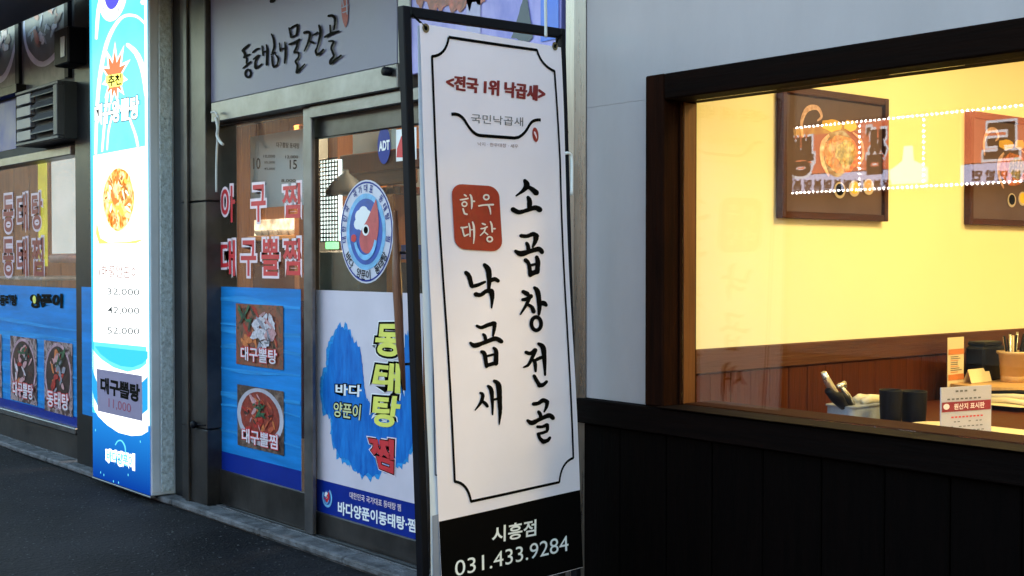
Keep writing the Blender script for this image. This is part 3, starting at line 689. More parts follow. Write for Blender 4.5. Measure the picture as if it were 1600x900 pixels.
# things seen through the door glass
nb = thing('notice_sheet', 'grey price list sheet hung behind the left door glass above the red lettering', 'notice', (PX(430, 3.42), 3.42, PZ(430, 320, 3.42)))
M_paper = mat('grey_paper', (.42, .45, .46), .7, var=.06)
pbox('sheet', 391, 214, 478, 320, 3.42, .006, M_paper, nb, .001)
N3 = facade(3.418)
text('lettering', N3, '대구뽈탕 동태탕', [(432,222),(468,224),(468,232),(432,230)], .001, M_ink, nb, .02)
for i, (s, x0, y0, x1, y1) in enumerate((('10,000', 412, 242, 430, 247), ('12,000', 446, 243, 466, 248), ('10', 396, 247, 407, 264), ('15', 453, 250, 464, 264), ('35,000', 413, 252, 430, 256), ('45,000', 413, 262, 430, 266), ('30,000', 396, 285, 416, 290), ('8,000', 440, 280, 462, 285), ('2,000', 440, 295, 462, 300))):
    text('lettering', N3, s, [(x0,y0),(x1,y0),(x1,y1),(x0,y1)], .001, M_ink, nb, .01)
co = thing('serving_counter', 'wooden serving counter with lit pass-through seen behind the red lettering', 'counter', (PX(430, 5.1), 5.1, 0))
cz = PZ(430, 368, 4.9)
box('counter_top', PX(395, 4.9), PX(478, 4.9), 4.85, 5.35, cz-.04, cz, wood('counter_wood', (.35,.16,.05), (.5,.26,.09), .35, 'X'), co, .006)
box('counter_front', PX(398, 4.92), PX(475, 4.92), 4.90, 5.30, .03, cz-.043, M_wains, co, .004)
box('lit_panel', PX(400, 5.36), PX(470, 5.36), 5.345, 5.37, cz+.02, cz+.16, emit('pass_light', (1, .80, .50), 1.3, (.35, .22, .12), 9), co, 0)
r = random.Random(5)
for i in range(7):
    bx = PX(404+i*9.5, 5.05); rr = .035+.02*r.random()
    b = lathe('dish', (bx, 5.02+.06*r.random(), cz+.001), [(rr*.5, 0), (rr*.55, .006), (rr*.9, .03), (rr, .05), (rr*.93, .05), (rr*.6, .014)], mat('glazed_dish', (.6,.6,.58), .2), None, 18)
    tag(b, ['first', 'second', 'third', 'fourth', 'fifth', 'sixth', 'last'][i]+' small pale dish from the left on the serving counter', 'dish', 'dishes on the serving counter')
pbox('pine_post', 459, 196, 468, 470, 4.6, .12, M_pine, None, .004, 'pine post behind the left door glass beside the grey price list', 'post')
pbox('pine_post', 513, 200, 528, 470, 4.4, .12, M_pine, None, .004, 'pine post behind the glass door left of the round emblem', 'post')
pbox('curtain_wall', 498, 200, 513, 470, 4.7, .05, mat('plaster_grey', (.20,.21,.20), .8), None, 0, 'narrow grey wall panel at the left edge of the glass door', 'wall panel')
# glowing gridded panel standing in for a reflection in the door glass
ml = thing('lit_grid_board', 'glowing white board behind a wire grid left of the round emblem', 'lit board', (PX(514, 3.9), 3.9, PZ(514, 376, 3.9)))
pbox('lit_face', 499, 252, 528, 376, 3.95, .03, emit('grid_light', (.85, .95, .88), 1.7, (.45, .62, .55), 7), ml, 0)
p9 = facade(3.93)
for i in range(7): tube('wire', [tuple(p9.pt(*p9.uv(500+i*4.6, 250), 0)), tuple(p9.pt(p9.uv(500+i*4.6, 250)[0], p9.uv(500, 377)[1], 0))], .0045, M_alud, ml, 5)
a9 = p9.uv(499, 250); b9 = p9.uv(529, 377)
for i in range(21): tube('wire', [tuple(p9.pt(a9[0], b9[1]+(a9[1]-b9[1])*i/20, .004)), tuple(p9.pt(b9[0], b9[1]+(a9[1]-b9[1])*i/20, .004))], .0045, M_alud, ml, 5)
o = pbox('exit_lamp', 508, 378, 521, 389, 3.9, .04, emit('green_light', (.25, .9, .3), 1.2), None, .004, 'small green lit sign below the glowing grid board', 'lamp')
pbox('low_cabinet', 498, 392, 560, 470, 4.1, .5, mat('cabinet_grey', (.10,.13,.12), .35, var=.4, scale=3), None, .01, 'grey green cabinet below the lit grid board', 'cabinet')
pbox('blue_valance', 532, 190, 612, 243, 4.6, .04, mat('valance_blue', (.12,.24,.38), .6, var=.2, scale=3), None, .004, 'pale blue panel above the wooden beams inside the glass door', 'panel')
wb = thing('wooden_shelf_unit', 'dark brown wooden shelf unit behind the round emblem', 'shelf unit', (PX(590, 4.2), 4.2, PZ(590, 460, 4.2)))
pbox('beam', 530, 243, 640, 262, 4.2, .10, M_wains, wb, .006)
pbox('beam', 545, 264, 632, 285, 4.3, .10, wood('dull_brown_wood', (.07,.03,.015), (.13,.055,.025), .5, 'X'), wb, .006)
pbox('shelf_board', 560, 296, 625, 303, 4.25, .2, M_wains, wb, .004)
pbox('upright', 603, 290, 616, 470, 4.25, .10, M_pine, wb, .006)
pbox('upright', 546, 290, 556, 470, 4.35, .10, M_wains, wb, .006)
lp = lathe('pendant_shade', (PX(541, 4.0), 4.0, PZ(541, 305, 4.0)), [(.12, 0), (.115, .03), (.07, .09), (.02, .13), (.015, .15)], mat('shade_grey', (.03,.04,.045), .6), None, 24)
tag(lp, 'dark round pendant shade hanging just left of the round emblem', 'lamp shade')
pbox('white_cabinet', 617, 250, 668, 398, 4.5, .3, mat('cabinet_white', (.38,.42,.46), .5, var=.1), None, .006, 'pale cabinet right of the wooden uprights inside the glass door', 'cabinet')
bp_ = pbox('blue_leaflet', 619, 383, 660, 405, 4.3, .01, MATS['emblem_blue'], None, .001, 'blue leaflet rack under the pale cabinet inside the glass door', 'leaflet')
pbox('dark_fridge', 617, 410, 668, 470, 4.3, .3, M_dark, None, .006, 'dark low unit under the blue leaflet rack', 'unit')
# left bay: yellow strip, white scroll
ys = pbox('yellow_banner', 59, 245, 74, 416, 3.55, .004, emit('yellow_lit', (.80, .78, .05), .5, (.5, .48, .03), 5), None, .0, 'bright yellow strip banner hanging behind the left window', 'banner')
ws = thing('white_scroll', 'white hanging scroll sign with red writing and pink foot behind the left window', 'sign', (PX(98, 3.5), 3.5, PZ(98, 420, 3.5)))
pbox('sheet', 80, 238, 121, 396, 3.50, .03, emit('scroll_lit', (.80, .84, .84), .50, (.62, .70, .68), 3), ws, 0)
tube('roller', [(PX(80, 3.5), 3.51, PZ(80, 404, 3.5)), (PX(121, 3.5), 3.51, PZ(121, 404, 3.5))], .032, mat('pink_cloth', (.55,.28,.28), .5, var=.3, scale=8), ws, 14)
S5 = facade(3.498)
M_rl = mat('thin_red_ink', (.32,.06,.06), .6)
for i, ch in enumerate(('소', 'ㅅ', 'ㅅ', 'ㅇ', 'ㄹ')):
    text('lettering', S5, ch, trect(S5, 104, 248+22*i+(6 if i else 0), 113, 259+22*i+(8 if i else 0)), .002, M_rl, ws, .0)
for i, ch in enumerate(('ㄱ', 'ㅣ', 'ㅐ', 'ㅣ')):
    text('lettering', S5, ch, trect(S5, 97, 270+22*i, 101.5, 283+22*i), .002, M_rl, ws, .0)
tb = thing('dining_table', 'pale topped table behind the left window under the red lettering', 'table', (PX(60, 4.1), 4.1, .03))
tz = PZ(60, 432, 4.0)
box('table_top', PX(-30, 4.0), PX(92, 4.0), 3.85, 4.5, tz-.03, tz, mat('pale_laminate', (.35,.36,.38), .25), tb, .01)
for lx in (PX(-20, 4), PX(86, 4)):
    for ly in (3.9, 4.45): box('leg', lx-.02, lx+.02, ly-.02, ly+.02, .03, tz-.031, M_black, tb, .003)

# louvred vent unit -----------------------------------------------------
vu = thing('wall_vent', 'grey louvred vent unit fixed above the left window', 'vent', (PX(62, 3.0), 3.05, PZ(62, 224, 3.0)))
V = facade(2.99)
va, vb = PX(26, 2.99), PX(92, 2.99); vz0, vz1 = PZ(60, 222, 2.99), PZ(60, 134, 2.99)
M_vent = mat('vent_grey', (.05,.05,.058), .5, .2, var=.3, scale=5)
box('housing', va, vb, 3.03, 3.20, vz0, vz1, M_dark, vu, .006)
fw = .022
box('frame', va, vb, 2.99, 3.03, vz1-fw, vz1, M_vent, vu, .004); box('frame', va, vb, 2.99, 3.03, vz0, vz0+fw, M_vent, vu, .004)
box('frame', vb-.07, vb, 2.985, 3.035, vz0+fw+.001, vz1-fw-.001, M_vent, vu, .004)
vm = PX(48, 2.99)
for i in range(4):
    z0 = vz0+fw+.01+(vz1-vz0-2*fw)*i/4; h = (vz1-vz0-2*fw)/4
    box('cover_plate', va+.01, vm, 2.995, 3.03, z0, z0+h*.82, mat('vent_plate', (.14,.14,.17), .45, .2, var=.1), vu, .004)
    s_v = []
    v, f = boxg(vm+.02, vb-.075, 2.985, 3.03, z0+h*.3, z0+h*.42, .003)
    v = [(a, b, c+(b-2.985)*1.2) for a, b, c in v]
    obj('slat', v, f, M_vent, vu)
bl = thing('bracket_lamp', 'small black wall lamp between the food poster and the vent', 'lamp', (PX(97, 3.0), 3.1, PZ(97, 98, 3.0)))
pbox('housing', 84, 48, 106, 98, 3.0, .16, M_black, bl, .01)
pbox('lens', 94, 58, 100, 88, 2.992, .008, mat('lamp_lens', (.35,.37,.40), .2), bl, .003)

# ------------------------------------------------------------------ light box sign
YL = 2.988
L = facade(YL)
lx0_, lx1_ = PX(143.5, YL, 450), PX(233, YL, 450)
lz0 = PZ(233, 775, YL)
lb = thing('lightbox_sign', 'tall glowing cyan and white lightbox menu sign standing against the shop front', 'sign', ((lx0_+lx1_)/2, 3.07, lz0))
box('casing', lx0_-.012, lx1_+.004, YL+.004, 3.150, lz0, 3.05, M_case, lb, .006)
box('side_trim', lx1_+.005, lx1_+.016, 3.050, 3.125, lz0+.02, 3.05, M_pebble, lb, .002)
box('side_trim', lx1_+.005, lx1_+.010, 2.995, 3.042, lz0+.02, 3.05, M_case, lb, .002)
box('foot_rail', lx0_-.012, lx1_+.008, YL-.004, YL+.03, lz0-.012, lz0-.001, M_alu, lb, .003)
EC = emit('lit_cyan', (.03, .36, .55), 1.0); EC2 = emit('lit_pale_cyan', (.08, .46, .60), 1.0, (.11, .52, .62), 3); EW = emit('lit_white', (.95, 1.0, 1.0), 1.0)
EB = emit('lit_blue', (.015, .22, .80), .8); EB2 = emit('lit_mid_blue', (.015, .22, .48), 1.0); ED = emit('lit_deep_blue', (.012, .11, .55), .75)
H0 = 3.045
# backing print in bands
def lband(y0, y1, m, n=.001, name='lit_band'):
    z0 = PZ(190, y1, YL); z1 = PZ(190, y0, YL) if y0 > -900 else H0
    return rect(name, L, lx0_, lx1_, z0, z1, n, m, lb)
lband(-1000, 655, EC2)
zc = PZ(190, 655, YL)
# deep-blue foot with a graded print
gm, gt, go = nodes('lit_blue_grade')
tc = gt.nodes.new('ShaderNodeTexCoord'); sp = gt.nodes.new('ShaderNodeSeparateXYZ'); mr = gt.nodes.new('ShaderNodeMapRange'); rp = gt.nodes.new('ShaderNodeValToRGB'); em_ = gt.nodes.new('ShaderNodeEmission')
gt.links.new(tc.outputs['Generated'], sp.inputs[0]); gt.links.new(sp.outputs[2], rp.inputs[0]); gt.links.new(rp.outputs[0], em_.inputs[0]); gt.links.new(em_.outputs[0], go.inputs[0])
rp.color_ramp.elements[0].color = (.002, .03, .22, 1); rp.color_ramp.elements[1].color = (.012, .17, .50, 1); em_.inputs[1].default_value = .85*EMK
rect('lit_band', L, lx0_, lx1_, lz0+.004, zc, .001, gm, lb)
def lcurve(pts, wd, m, n, name='swirl'):
    return strokes(name, L, [[(x, y, wd if len(p3) < 3 else p3[2]) for p3 in pts for x, y in (p3[:2],)]] if False else [[(p[0], p[1], p[2] if len(p) > 2 else wd) for p in pts]], (0, 0, 1), n, m, lb)
def clampx(pts): return [(min(232.5, max(144.5, p[0])),)+tuple(p[1:]) for p in pts]
lcurve([(150,240,4),(152,170,5),(158,110,6),(170,60,6),(190,28,5),(212,25,4),(228,38,3)], 5, EW, .0016)
lcurve([(160,236,3),(164,190,4),(168,150,4),(176,120,3)], 5, EW, .0018)
lcurve([(168,234,2),(170,205,3),(176,180,3)], 3, EW, .0020)
lcurve([(200,70,6),(214,84,8),(224,110,8),(229,150,5)], 6, EW, .0022)
lcurve([(203,185,3),(212,210,4),(216,228,4)], 3, EW, .0024)
lcurve([(151,60,4),(154,20,6),(160,-12,5)], 3, EW, .0026)
lcurve([(224,4,8),(230,-20,6)], 3, EW, .0028)
rect('lit_edge', L, lx0_, lx0_+.035, zc, H0, .003, EC, lb)
rect('lit_edge', L, lx1_-.035, lx1_, zc, H0, .003, EW, lb)
# round emblem at top
ctop = L.uv(177, -8)
circuv('emblem_disc', L, ctop, .215, .155, .0034, EW, lb)
circuv('emblem_sea', L, (ctop[0]+.0, ctop[1]+.03), .13, .115, .004, emit('lit_violet', (.08,.08,.65), .9), lb)
arc_text(L, '바다 양푼이', (ctop[0], ctop[1]+.01), .17, .135, 215, 325, .035, .0042, M_ink, lb, True)
# white menu sheet
poly('menu_sheet', L, [(147,243),(228,228),(231,240),(232,542),(147,534)], .0036, EW, lb)
poly('cyan_arc', L, [(149,541),(158,541),(200,546),(232,549),(232,560),(224,568),(208,574),(190,572),(172,564),(158,553)], .0042, EC, lb)
# white sweeping bands at the foot
poly('white_band', L, [(145,545),(150,552),(160,562),(178,574),(200,581),(220,576),(232,566),(232,640),(232,674),(222,680),(206,681),(186,676),(168,664),(154,650),(145,634)], .0030, EW, lb)
poly('blue_gap', L, [(212,600),(222,598),(232,588),(232,640),(222,648),(212,650)], .0036, EB2, lb)
poly('blue_gap', L, [(145,575),(150,590),(156,606),(156,640),(148,622),(145,610)], .0036, EB2, lb)
pr = poly('price_card', L, [(152,576),(223,587),(224,658),(154,642)], .0048, mat('lilac_card', (.26,.22,.34), .6, var=.05), lb)
text('lettering', L, '대구뽈탕', [(159,590),(219,602),(219,628),(159,612)], .0056, M_ink, lb, .05)
text('lettering', L, '11,000', [(171,622),(206,631),(206,647),(171,638)], .0056, mat('dim_red_ink', (.28,.05,.10), .6), lb, .0)
text('outline_lettering', L, '바다양푼이', [(167,703),(210,712),(210,732),(167,720)], .0028, EW, lb, .16)
text('lettering', L, '바다양푼이', [(168,704),(209,713),(209,731),(168,719)], .0034, EC2, lb, .03)
lcurve([(181,695,1.5),(185,689,2),(191,689,2),(196,698,2),(197,712,1)], 2, EC2, .0030)
for i, (x, y) in enumerate(((158,738),(150,672),(178,752),(186,754),(163,742),(201,742),(220,690))): circuv('speck', L, L.uv(x, y), .006, .008, .0030, EC2, lb, 8)
# sun burst with yellow tiles
sb = []
for i in range(22):
    t = math.pi*2*i/22+.1; rr = (1.0 if i % 2 else .55)*(1.15 if .2 < t < 2.9 else .9)
    c = L.uv(180, 122); sb.append((c[0]+.165*rr*math.cos(t), c[1]+.145*rr*math.sin(t)))
sbw = [(c[0]+(a-c[0])*1.35, c[1]+(b-c[1])*1.3) for a, b in sb]
polyuv('burst_halo', L, sbw, .0040, EW, lb)
polyuv('burst', L, sb, .0046, emit('lit_orange', (.95,.12,.02), .75), lb)
EY = emit('lit_yellow', (.95,.85,.12), 1.0)
rr_ = random.Random(8)
poly('burst_tile', L, [(167,118),(193,114),(195,124),(192,134),(172,137),(166,128)], .0052, EY, lb)
text('burst_lettering', L, '추천', [(170,118),(191,116),(191,132),(171,135)], .0058, M_ink, lb, .03)
# outlined heading (white letters, dark outline)
hq = [(150,165),(218,150),(218,184),(150,195)]
text('outline_lettering', L, '대구왕뽈탕', hq, .0050, mat('heading_ink', (.01,.03,.05), .5), lb, .075)
text('lettering', L, '대구왕뽈탕', hq, .0058, EW, lb, .035)
# dish picture
dc = L.uv(186, 312); dru = (L.uv(211, 312)[0]-L.uv(160, 312)[0])/2; drv = (L.uv(186, 259)[1]-L.uv(186, 364)[1])/2
circuv('dish_rim', L, (dc[0], dc[1]), dru*1.02, drv*1.02, .0042, emit('lit_rim', (.95,.80,.55), 1.0), lb)
circuv('dish_image', L, dc, dru*.93, drv*.93, .0050, blotch('lit_dish', [(.35,.10,.01), (.90,.28,.04), (1.0,.60,.16), (1.0,.85,.42), (.75,.16,.03)], 14, em=1.15, dist=1.2), lb, 34, .05, 2)
morsels(L, dc, dru*.88, drv*.9, .0056, lb, [('amber', (.95,.42,.07)), ('straw', (1.0,.72,.30)), ('cream', (1.0,.88,.55)), ('russet', (.70,.16,.03)), ('umber', (.30,.10,.02))], 46, 9, .2, 1)
poly('yellow_cloth', L, [(152,345),(158,372),(170,379),(200,378),(228,373),(214,380),(156,381),(151,365)], .0046, EY, lb)
text('lettering', L, '(해물알곤이', [(156,413),(216,418),(216,438),(156,436)], .0046, mat('orange_ink', (.40,.05,.01), .6), lb, .005)
for i, (s, y) in enumerate((('32,000', 450), ('42,000', 479), ('52,000', 511))):
    text('lettering', L, s, [(169,y),(219,y+2),(219,y+13),(169,y+12)], .0046, mat('sign_grey_ink', (.05,.05,.05), .6), lb, .003)

# ------------------------------------------------------------------ hanging cords
cw = mat('white_cord', (.50,.50,.50), .6)
cp = thing('hanging_cord', 'white cord knotted at the top left corner of the door frame', 'cord', (PX(337, 3.09), 3.09, PZ(337, 262, 3.09)))
def P2(pl, pts, n=0): return [tuple(pl.pt(*pl.uv(*p), n)) for p in pts]
C1 = facade(3.09)
tube('cord', P2(C1, crom([(330,176),(336,175),(341,184),(341,200),(339,230),(338,265),(338,300)])), .006, cw, cp, 8)
tube('cord', P2(C1, crom([(341,184),(344,200),(343,212),(348,222),(352,226)]), .014), .008, cw, cp, 8)
C2 = facade(2.70)
bc = tube('white_cable', P2(C2, crom([(852,-90),(852,-30),(852.5,20),(853,58)])), .005, cw, None, 8)
tag(bc, 'thin white cable hanging down in front of the violet photo board', 'cable')

# ------------------------------------------------------------------ standing banner
BK_ = 1.245
BO = Vector((-2.62635753*BK_, 1.88622531*BK_, CAMZ-CAMZ*BK_)); BG = (CAMZ*BK_-CAMZ)/.99926; BU = Vector((-0.12822328, 0.99102255, 0.03785614)); BV = Vector((-0.0013633, -0.03834733, 0.99926354))
BW, BH = .62*BK_, 2.0247*BK_
bn = thing('standing_banner', 'tall white banner with black brush writing in a black steel frame', 'banner', (BO.x, BO.y+.38, 0))
B = Plane(BO, BU, BV)
def bbar(name, u0, u1, v0, v1, n0, n1, parent=bn, m=M_black):
    vs, fs = boxg(u0, u1, v0, v1, n0, n1, .003)
    return obj(name, [tuple(B.pt(a, b, c)) for a, b, c in vs], fs, m, parent)
tw = .032
b_l = bbar('frame_post', 0, tw, BG+.001, BH, -.03, 0)
bbar('frame_post', BW-tw*.8, BW, BG-.028, BH, -.03, 0)
bbar('frame_bar', tw+.0005, BW-tw*.8-.0005, BH-tw, BH, -.028, -.001)
bbar('frame_bar', tw+.0005, BW-tw*.8-.0005, BG+.03, BG+.03+tw, -.028, -.001)
for u in (.013, BW-.013):
    p = B.pt(u, BG, -.015); tube('rubber_foot', [(p.x, p.y, 0), (p.x, p.y, max(.03, p.z+.02))], .02, M_black, bn, 12)
# fabric: a slightly rippled sheet with its own corners in the frame plane
fq = [B.uv(651, 37), B.uv(872, 75), B.uv(909, 886), B.uv(690, 946)]      # TL TR BR BL
def ripple(u, v):
    e = .0085+.0040*math.sin(5.5*v+2*u)+.0020*math.sin(10*u-2.5*v+.6)
    return e
BF = Plane(BO, BU, BV, ripple)
def fab(s, t):      # s 0..1 across, t 0..1 up
    a = [fq[3][i]*(1-s)+fq[2][i]*s for i in (0, 1)]; b = [fq[0][i]*(1-s)+fq[1][i]*s for i in (0, 1)]
    return (a[0]*(1-t)+b[0]*t, a[1]*(1-t)+b[1]*t)
def fabgrid(name, s0, s1, t0, t1, n, m, parent, nx=14, ny=50, tf=None, off=(0, 0)):
    vs = []; fs = []
    for j in range(ny+1):
        for i in range(nx+1):
            s = s0+(s1-s0)*i/nx; ta = t0(s) if callable(t0) else t0; tb_ = t1(s) if callable(t1) else t1
            u, v = fab(s, ta+(tb_-ta)*j/ny); vs.append(tuple(BF.pt(u+off[0], v+off[1], n)))
    for j in range(ny):
        for i in range(nx): a = j*(nx+1)+i; fs.append((a, a+1, a+nx+2, a+nx+1))
    return obj(name, vs, fs, m, parent, True)
fabric = fabgrid('fabric', 0, 1, 0, 1, 0, M_fab, bn)
# top hem fold and grommets
def st_of(px, py):
    u, v = B.uv(px, py); s, t = .5, .5
    for _ in range(30):
        a = fab(s, t); e = 1e-3; b = fab(s+e, t); c = fab(s, t+e)
        J = ((b[0]-a[0])/e, (c[0]-a[0])/e, (b[1]-a[1])/e, (c[1]-a[1])/e); dx, dy = u-a[0], v-a[1]; D = J[0]*J[3]-J[1]*J[2]
        s += (J[3]*dx-J[1]*dy)/D; t += (-J[2]*dx+J[0]*dy)/D
    return s, t
tA = st_of(697, 812); tB = st_of(903, 765)
tb_line = lambda s: tA[1]+(tB[1]-tA[1])*(s-tA[0])/(tB[0]-tA[0])
fabgrid('black_foot_print', .001, .999, .001, tb_line, .0012, M_ink, fabric, 14, 12)
for q in ((660, 45), (862, 73)):
    c = B.uv(*q); v, f = ring_geo(BF, c, .011, .011, .0075, .002, 20); obj('eyelet', v, f, mat('brass', (.25,.19,.10), .35, .9), fabric)
    circuv('eyelet_hole', BF, c, .008, .008, .0016, M_ink, fabric, 14)
tube('tie', [tuple(BF.pt(*B.uv(660, 45), .003)), tuple(B.pt(*B.uv(650, 30), .004)), tuple(B.pt(*B.uv(643, 22), .004))], .0035, M_ink, bn, 6)
tube('tie', [tuple(BF.pt(*B.uv(862, 73), .003)), tuple(B.pt(*B.uv(870, 62), .004)), tuple(B.pt(*B.uv(877, 54), .004))], .0035, M_ink, bn, 6)
# black border line with notched corners
def pline(name, pts, wd, n, m, parent, pl=BF, k=1):
    """even printed line through surveyed points"""
    P = []
    for i in range(len(pts)-1):
        L_ = max(1, int(math.hypot(pts[i+1][0]-pts[i][0], pts[i+1][1]-pts[i][1])/14))
        P += [(pts[i][0]+(pts[i+1][0]-pts[i][0])*t/L_, pts[i][1]+(pts[i+1][1]-pts[i][1])*t/L_) for t in range(L_)]
    P.append(pts[-1]); Q = [Vector(pl.uv(*p)) for p in P]; v = []; f = []
    for i, p in enumerate(Q):
        a = (Q[i]-Q[max(0, i-1)]); b = (Q[min(len(Q)-1, i+1)]-Q[i])
        a = a.normalized() if a.length > 1e-9 else b.normalized(); b = b.normalized() if b.length > 1e-9 else a
        t = (a+b).normalized(); nrm = Vector((-t.y, t.x)); h = wd/2/max(.5, nrm.dot(Vector((-a.y, a.x))))
        for s in (-1, 1): q = p+nrm*h*s; v.append(pl.pt(q.x, q.y, n))
    for i in range(len(Q)-1): f.append((2*i, 2*i+1, 2*i+3, 2*i+2))
    return obj(name, v, f, m, parent)
def arcpts(x0, y0, x1, y1, bx, by, k=8):
    return [((1-t)**2*x0+2*t*(1-t)*bx+t*t*x1, (1-t)**2*y0+2*t*(1-t)*by+t*t*y1) for t in [i/k for i in range(k+1)]]
brd = [(696,59),(834,79)]+arcpts(834,79,861,112,840,103)+[(861,112),(871,250),(882,480),(892,715)]+arcpts(892,715,871,753,873,722)+[(871,753),(733,783)]+arcpts(733,783,708,752,728,754)+[(708,752),(699,600),(690,450),(680,270),(670,89)]+arcpts(670,89,696,59,692,88)
pline('border_line', brd, .0095, .0022, M_ink, fabric)
# heading
for dx in (-.7, .7):
    text('red_lettering', BF, '<전국 1위 낙곱새>', [(694+dx,117),(846+dx,136),(845+dx,159),(694+dx,139)], .0022+.0001*dx, M_red, fabric, .03)
pline('pot_line', [(702,179)]+arcpts(702,179,726,193,717,176)+arcpts(728,196,748,212,738,211)+[(800,216)]+arcpts(806,215,822,197,816,210)+arcpts(824,194,840,188,828,187), .0108, .0022, M_ink, fabric)
text('brush_name', BF, '국민낙곱새', [(733,178),(813,184),(813,198),(733,192)], .0022, M_grey, fabric, .0)
text('small_lettering', BF, '낙지 · 한우대창 · 새우', [(744,222),(806,226),(806,232),(744,228)], .0022, mat('small_brown_ink', (.22,.12,.12), .6), fabric, .0)
circuv('red_drop', BF, B.uv(832, 211), .0155, .0253, .0024, M_seal, fabric, 18, 0, 0, .15)
circuv('drop_mark', BF, B.uv(832, 211), .005, .0136, .0028, M_pink, fabric, 10, .6, 3, .5)
# column writing
TA, TB, TC_, TD = (780,260,3.21), (780,500,4.09), (700,280,3.46), (700,480,4.5)
G1 = [[(118,72,14),(128,95,22),(112,120,14),(76,148,6)],[(122,98,10),(150,112,16),(176,134,20)],[(134,155,12),(142,175,18),(142,215,16)],[(60,216,18),(90,230,16),(130,220,14),(170,208,18),(194,218,20)],
 [(100,348,14),(130,350,14),(160,340,16),(174,348,20)],[(176,348,22),(172,375,16),(158,405,8)],[(128,385,12),(135,400,15),(138,425,14)],[(72,425,12),(100,438,20),(150,424,16),(190,415,18),(206,430,16)],[(122,470,16),(138,490,14),(146,545,16)],[(178,455,14),(184,480,18),(180,530,18)],[(142,498,10),(180,488,10)],[(146,540,18),(182,525,18)],
 [(108,628,14),(130,640,18)],[(105,668,12),(125,665,14),(148,650,16)],[(142,652,14),(125,690,12),(92,742,6)],[(128,692,10),(150,705,14),(160,728,16)],[(166,608,12),(182,630,18),(190,700,16),(186,742,10)],[(188,690,14),(210,685,18),(224,695,14)],('o',172,788,25,33,14)]
G2 = [[(150,205,16),(180,212,18),(212,192,22)],[(212,195,18),(190,240,16),(165,285,14),(135,300,8)],[(190,248,12),(208,270,18),(212,325,12)],[(232,150,14),(262,175,24),(270,250,20),(274,350,10)],[(212,255,14),(245,240,16),(268,235,14)],[(202,355,16),(218,385,18),(235,412,20)],[(235,416,22),(260,412,18),(284,392,14)],
 [(198,535,18),(230,530,18),(260,512,20),(286,520,20)],[(288,520,20),(284,550,16),(268,585,8)],[(232,585,16),(244,605,18),(246,630,14)],[(160,640,14),(190,655,22),(240,632,18),(300,608,22),(326,625,20)],[(225,680,14),(255,680,14),(288,668,18)],[(288,668,18),(290,695,16),(284,712,12)],[(228,725,12),(262,718,14),(286,708,12)],[(232,725,16),(240,752,16),(262,773,20)],[(262,775,22),(290,768,18),(306,750,14)]]
G3 = [[(88,505,16),(105,525,18),(118,578,16)],[(118,580,14),(150,572,14),(190,555,10)],[(188,462,14),(208,490,22),(212,545,18),(208,600,12)],[(212,552,14),(240,540,16),(260,550,14)],[(138,622,18),(165,625,16),(195,605,16),(220,605,20)],[(222,605,22),(226,640,16),(222,695,6)]]
G4 = [[(185,130,14),(215,142,18),(260,125,20),(303,112,22)],[(308,112,22),(305,150,18),(295,200,10)],[(228,190,14),(240,205,18),(245,240,16)],[(138,250,14),(170,268,24),(240,245,20),(310,220,24),(353,240,22)],[(215,312,18),(235,330,22),(248,415,18)],[(298,285,14),(315,310,22),(312,395,24)],[(240,345,12),(300,330,12)],[(248,408,18),(312,390,20)],
 [(205,600,12),(222,615,18),(210,665,16),(170,722,6)],[(215,655,12),(240,675,18),(255,695,14)],[(258,552,14),(280,580,22),(288,660,16),(290,752,8)],[(300,515,14),(330,545,26),(338,650,24),(342,740,18),(336,822,6)],[(285,650,12),(330,640,12)]]
def split(G, T, bounds):
    o = [[] for _ in bounds]
    for g in G:
        y = g[2] if g[0] == 'o' else sum(p[1] for p in g)/len(g)
        for i, b in enumerate(bounds):
            if y < b: o[i].append(g); break
    for g in o: strokes('brush_letter', BF, g, T, .0022, M_ink, fabric, 1.42)
split(G1, TA, (290, 570, 900)); split(G2, TB, (450, 900)); split(G3, TC_, (900,)); split(G4, TD, (470, 900))
# red seal
def rrect(x0, y0, x1, y1, r, sk):
    o = []
    for cx, cy, a0 in ((x1-r, y0+r, -90), (x1-r, y1-r, 0), (x0+r, y1-r, 90), (x0+r, y0+r, 180)):
        for i in range(7):
            t = math.radians(a0+15*i); x, y = cx+r*math.cos(t), cy+r*math.sin(t); o.append((x+(y-340)*sk, y+(x-740)*.06))
    return o
poly('seal', BF, rrect(705.5, 289, 779.5, 391, 17, .055), .0042, M_seal, fabric)
SW = mat('seal_letter', (.72,.62,.58), .5)
GS = [[(78,85,9),(88,92,9)],[(55,112,8),(75,110,9),(98,104,9)],('o',78,135,13,12,8),[(108,85,8),(116,100,12),(118,140,10),(116,160,6)],[(116,120,8),(132,120,9)],[(70,160,9),(78,185,10),(92,190,9)],
 ('o',195,98,14,13,9),[(155,145,9),(185,140,9),(232,138,10)],[(205,140,10),(214,160,10),(218,190,5)],
 [(58,262,10),(75,262,9),(92,258,9)],[(64,262,9),(70,290,9),(76,308,9)],[(76,308,9),(98,298,8)],[(100,240,8),(106,270,9),(106,310,6)],[(120,232,8),(127,260,12),(128,310,10),(124,348,5)],[(104,275,7),(126,272,7)],
 [(172,240,8),(188,246,9)],[(165,268,8),(180,266,8),(198,258,9)],[(190,262,8),(180,285,8),(160,305,5)],[(182,284,7),(200,300,8)],[(215,230,8),(222,250,11),(224,285,9)],[(222,268,8),(240,268,9)],('o',210,325,14,13,9)]
strokes('seal_letters', BF, GS, TC_, .0066, SW, fabric, .95)
text('lettering', BF, '시흥점', [(766,823),(835,811),(835,836),(766,848)], .0036, M_wht, fabric, .02)
text('lettering', BF, '031.433.9284', [(708,876),(885,836),(886,860),(708,900)], .0036, M_wht, fabric, .0)
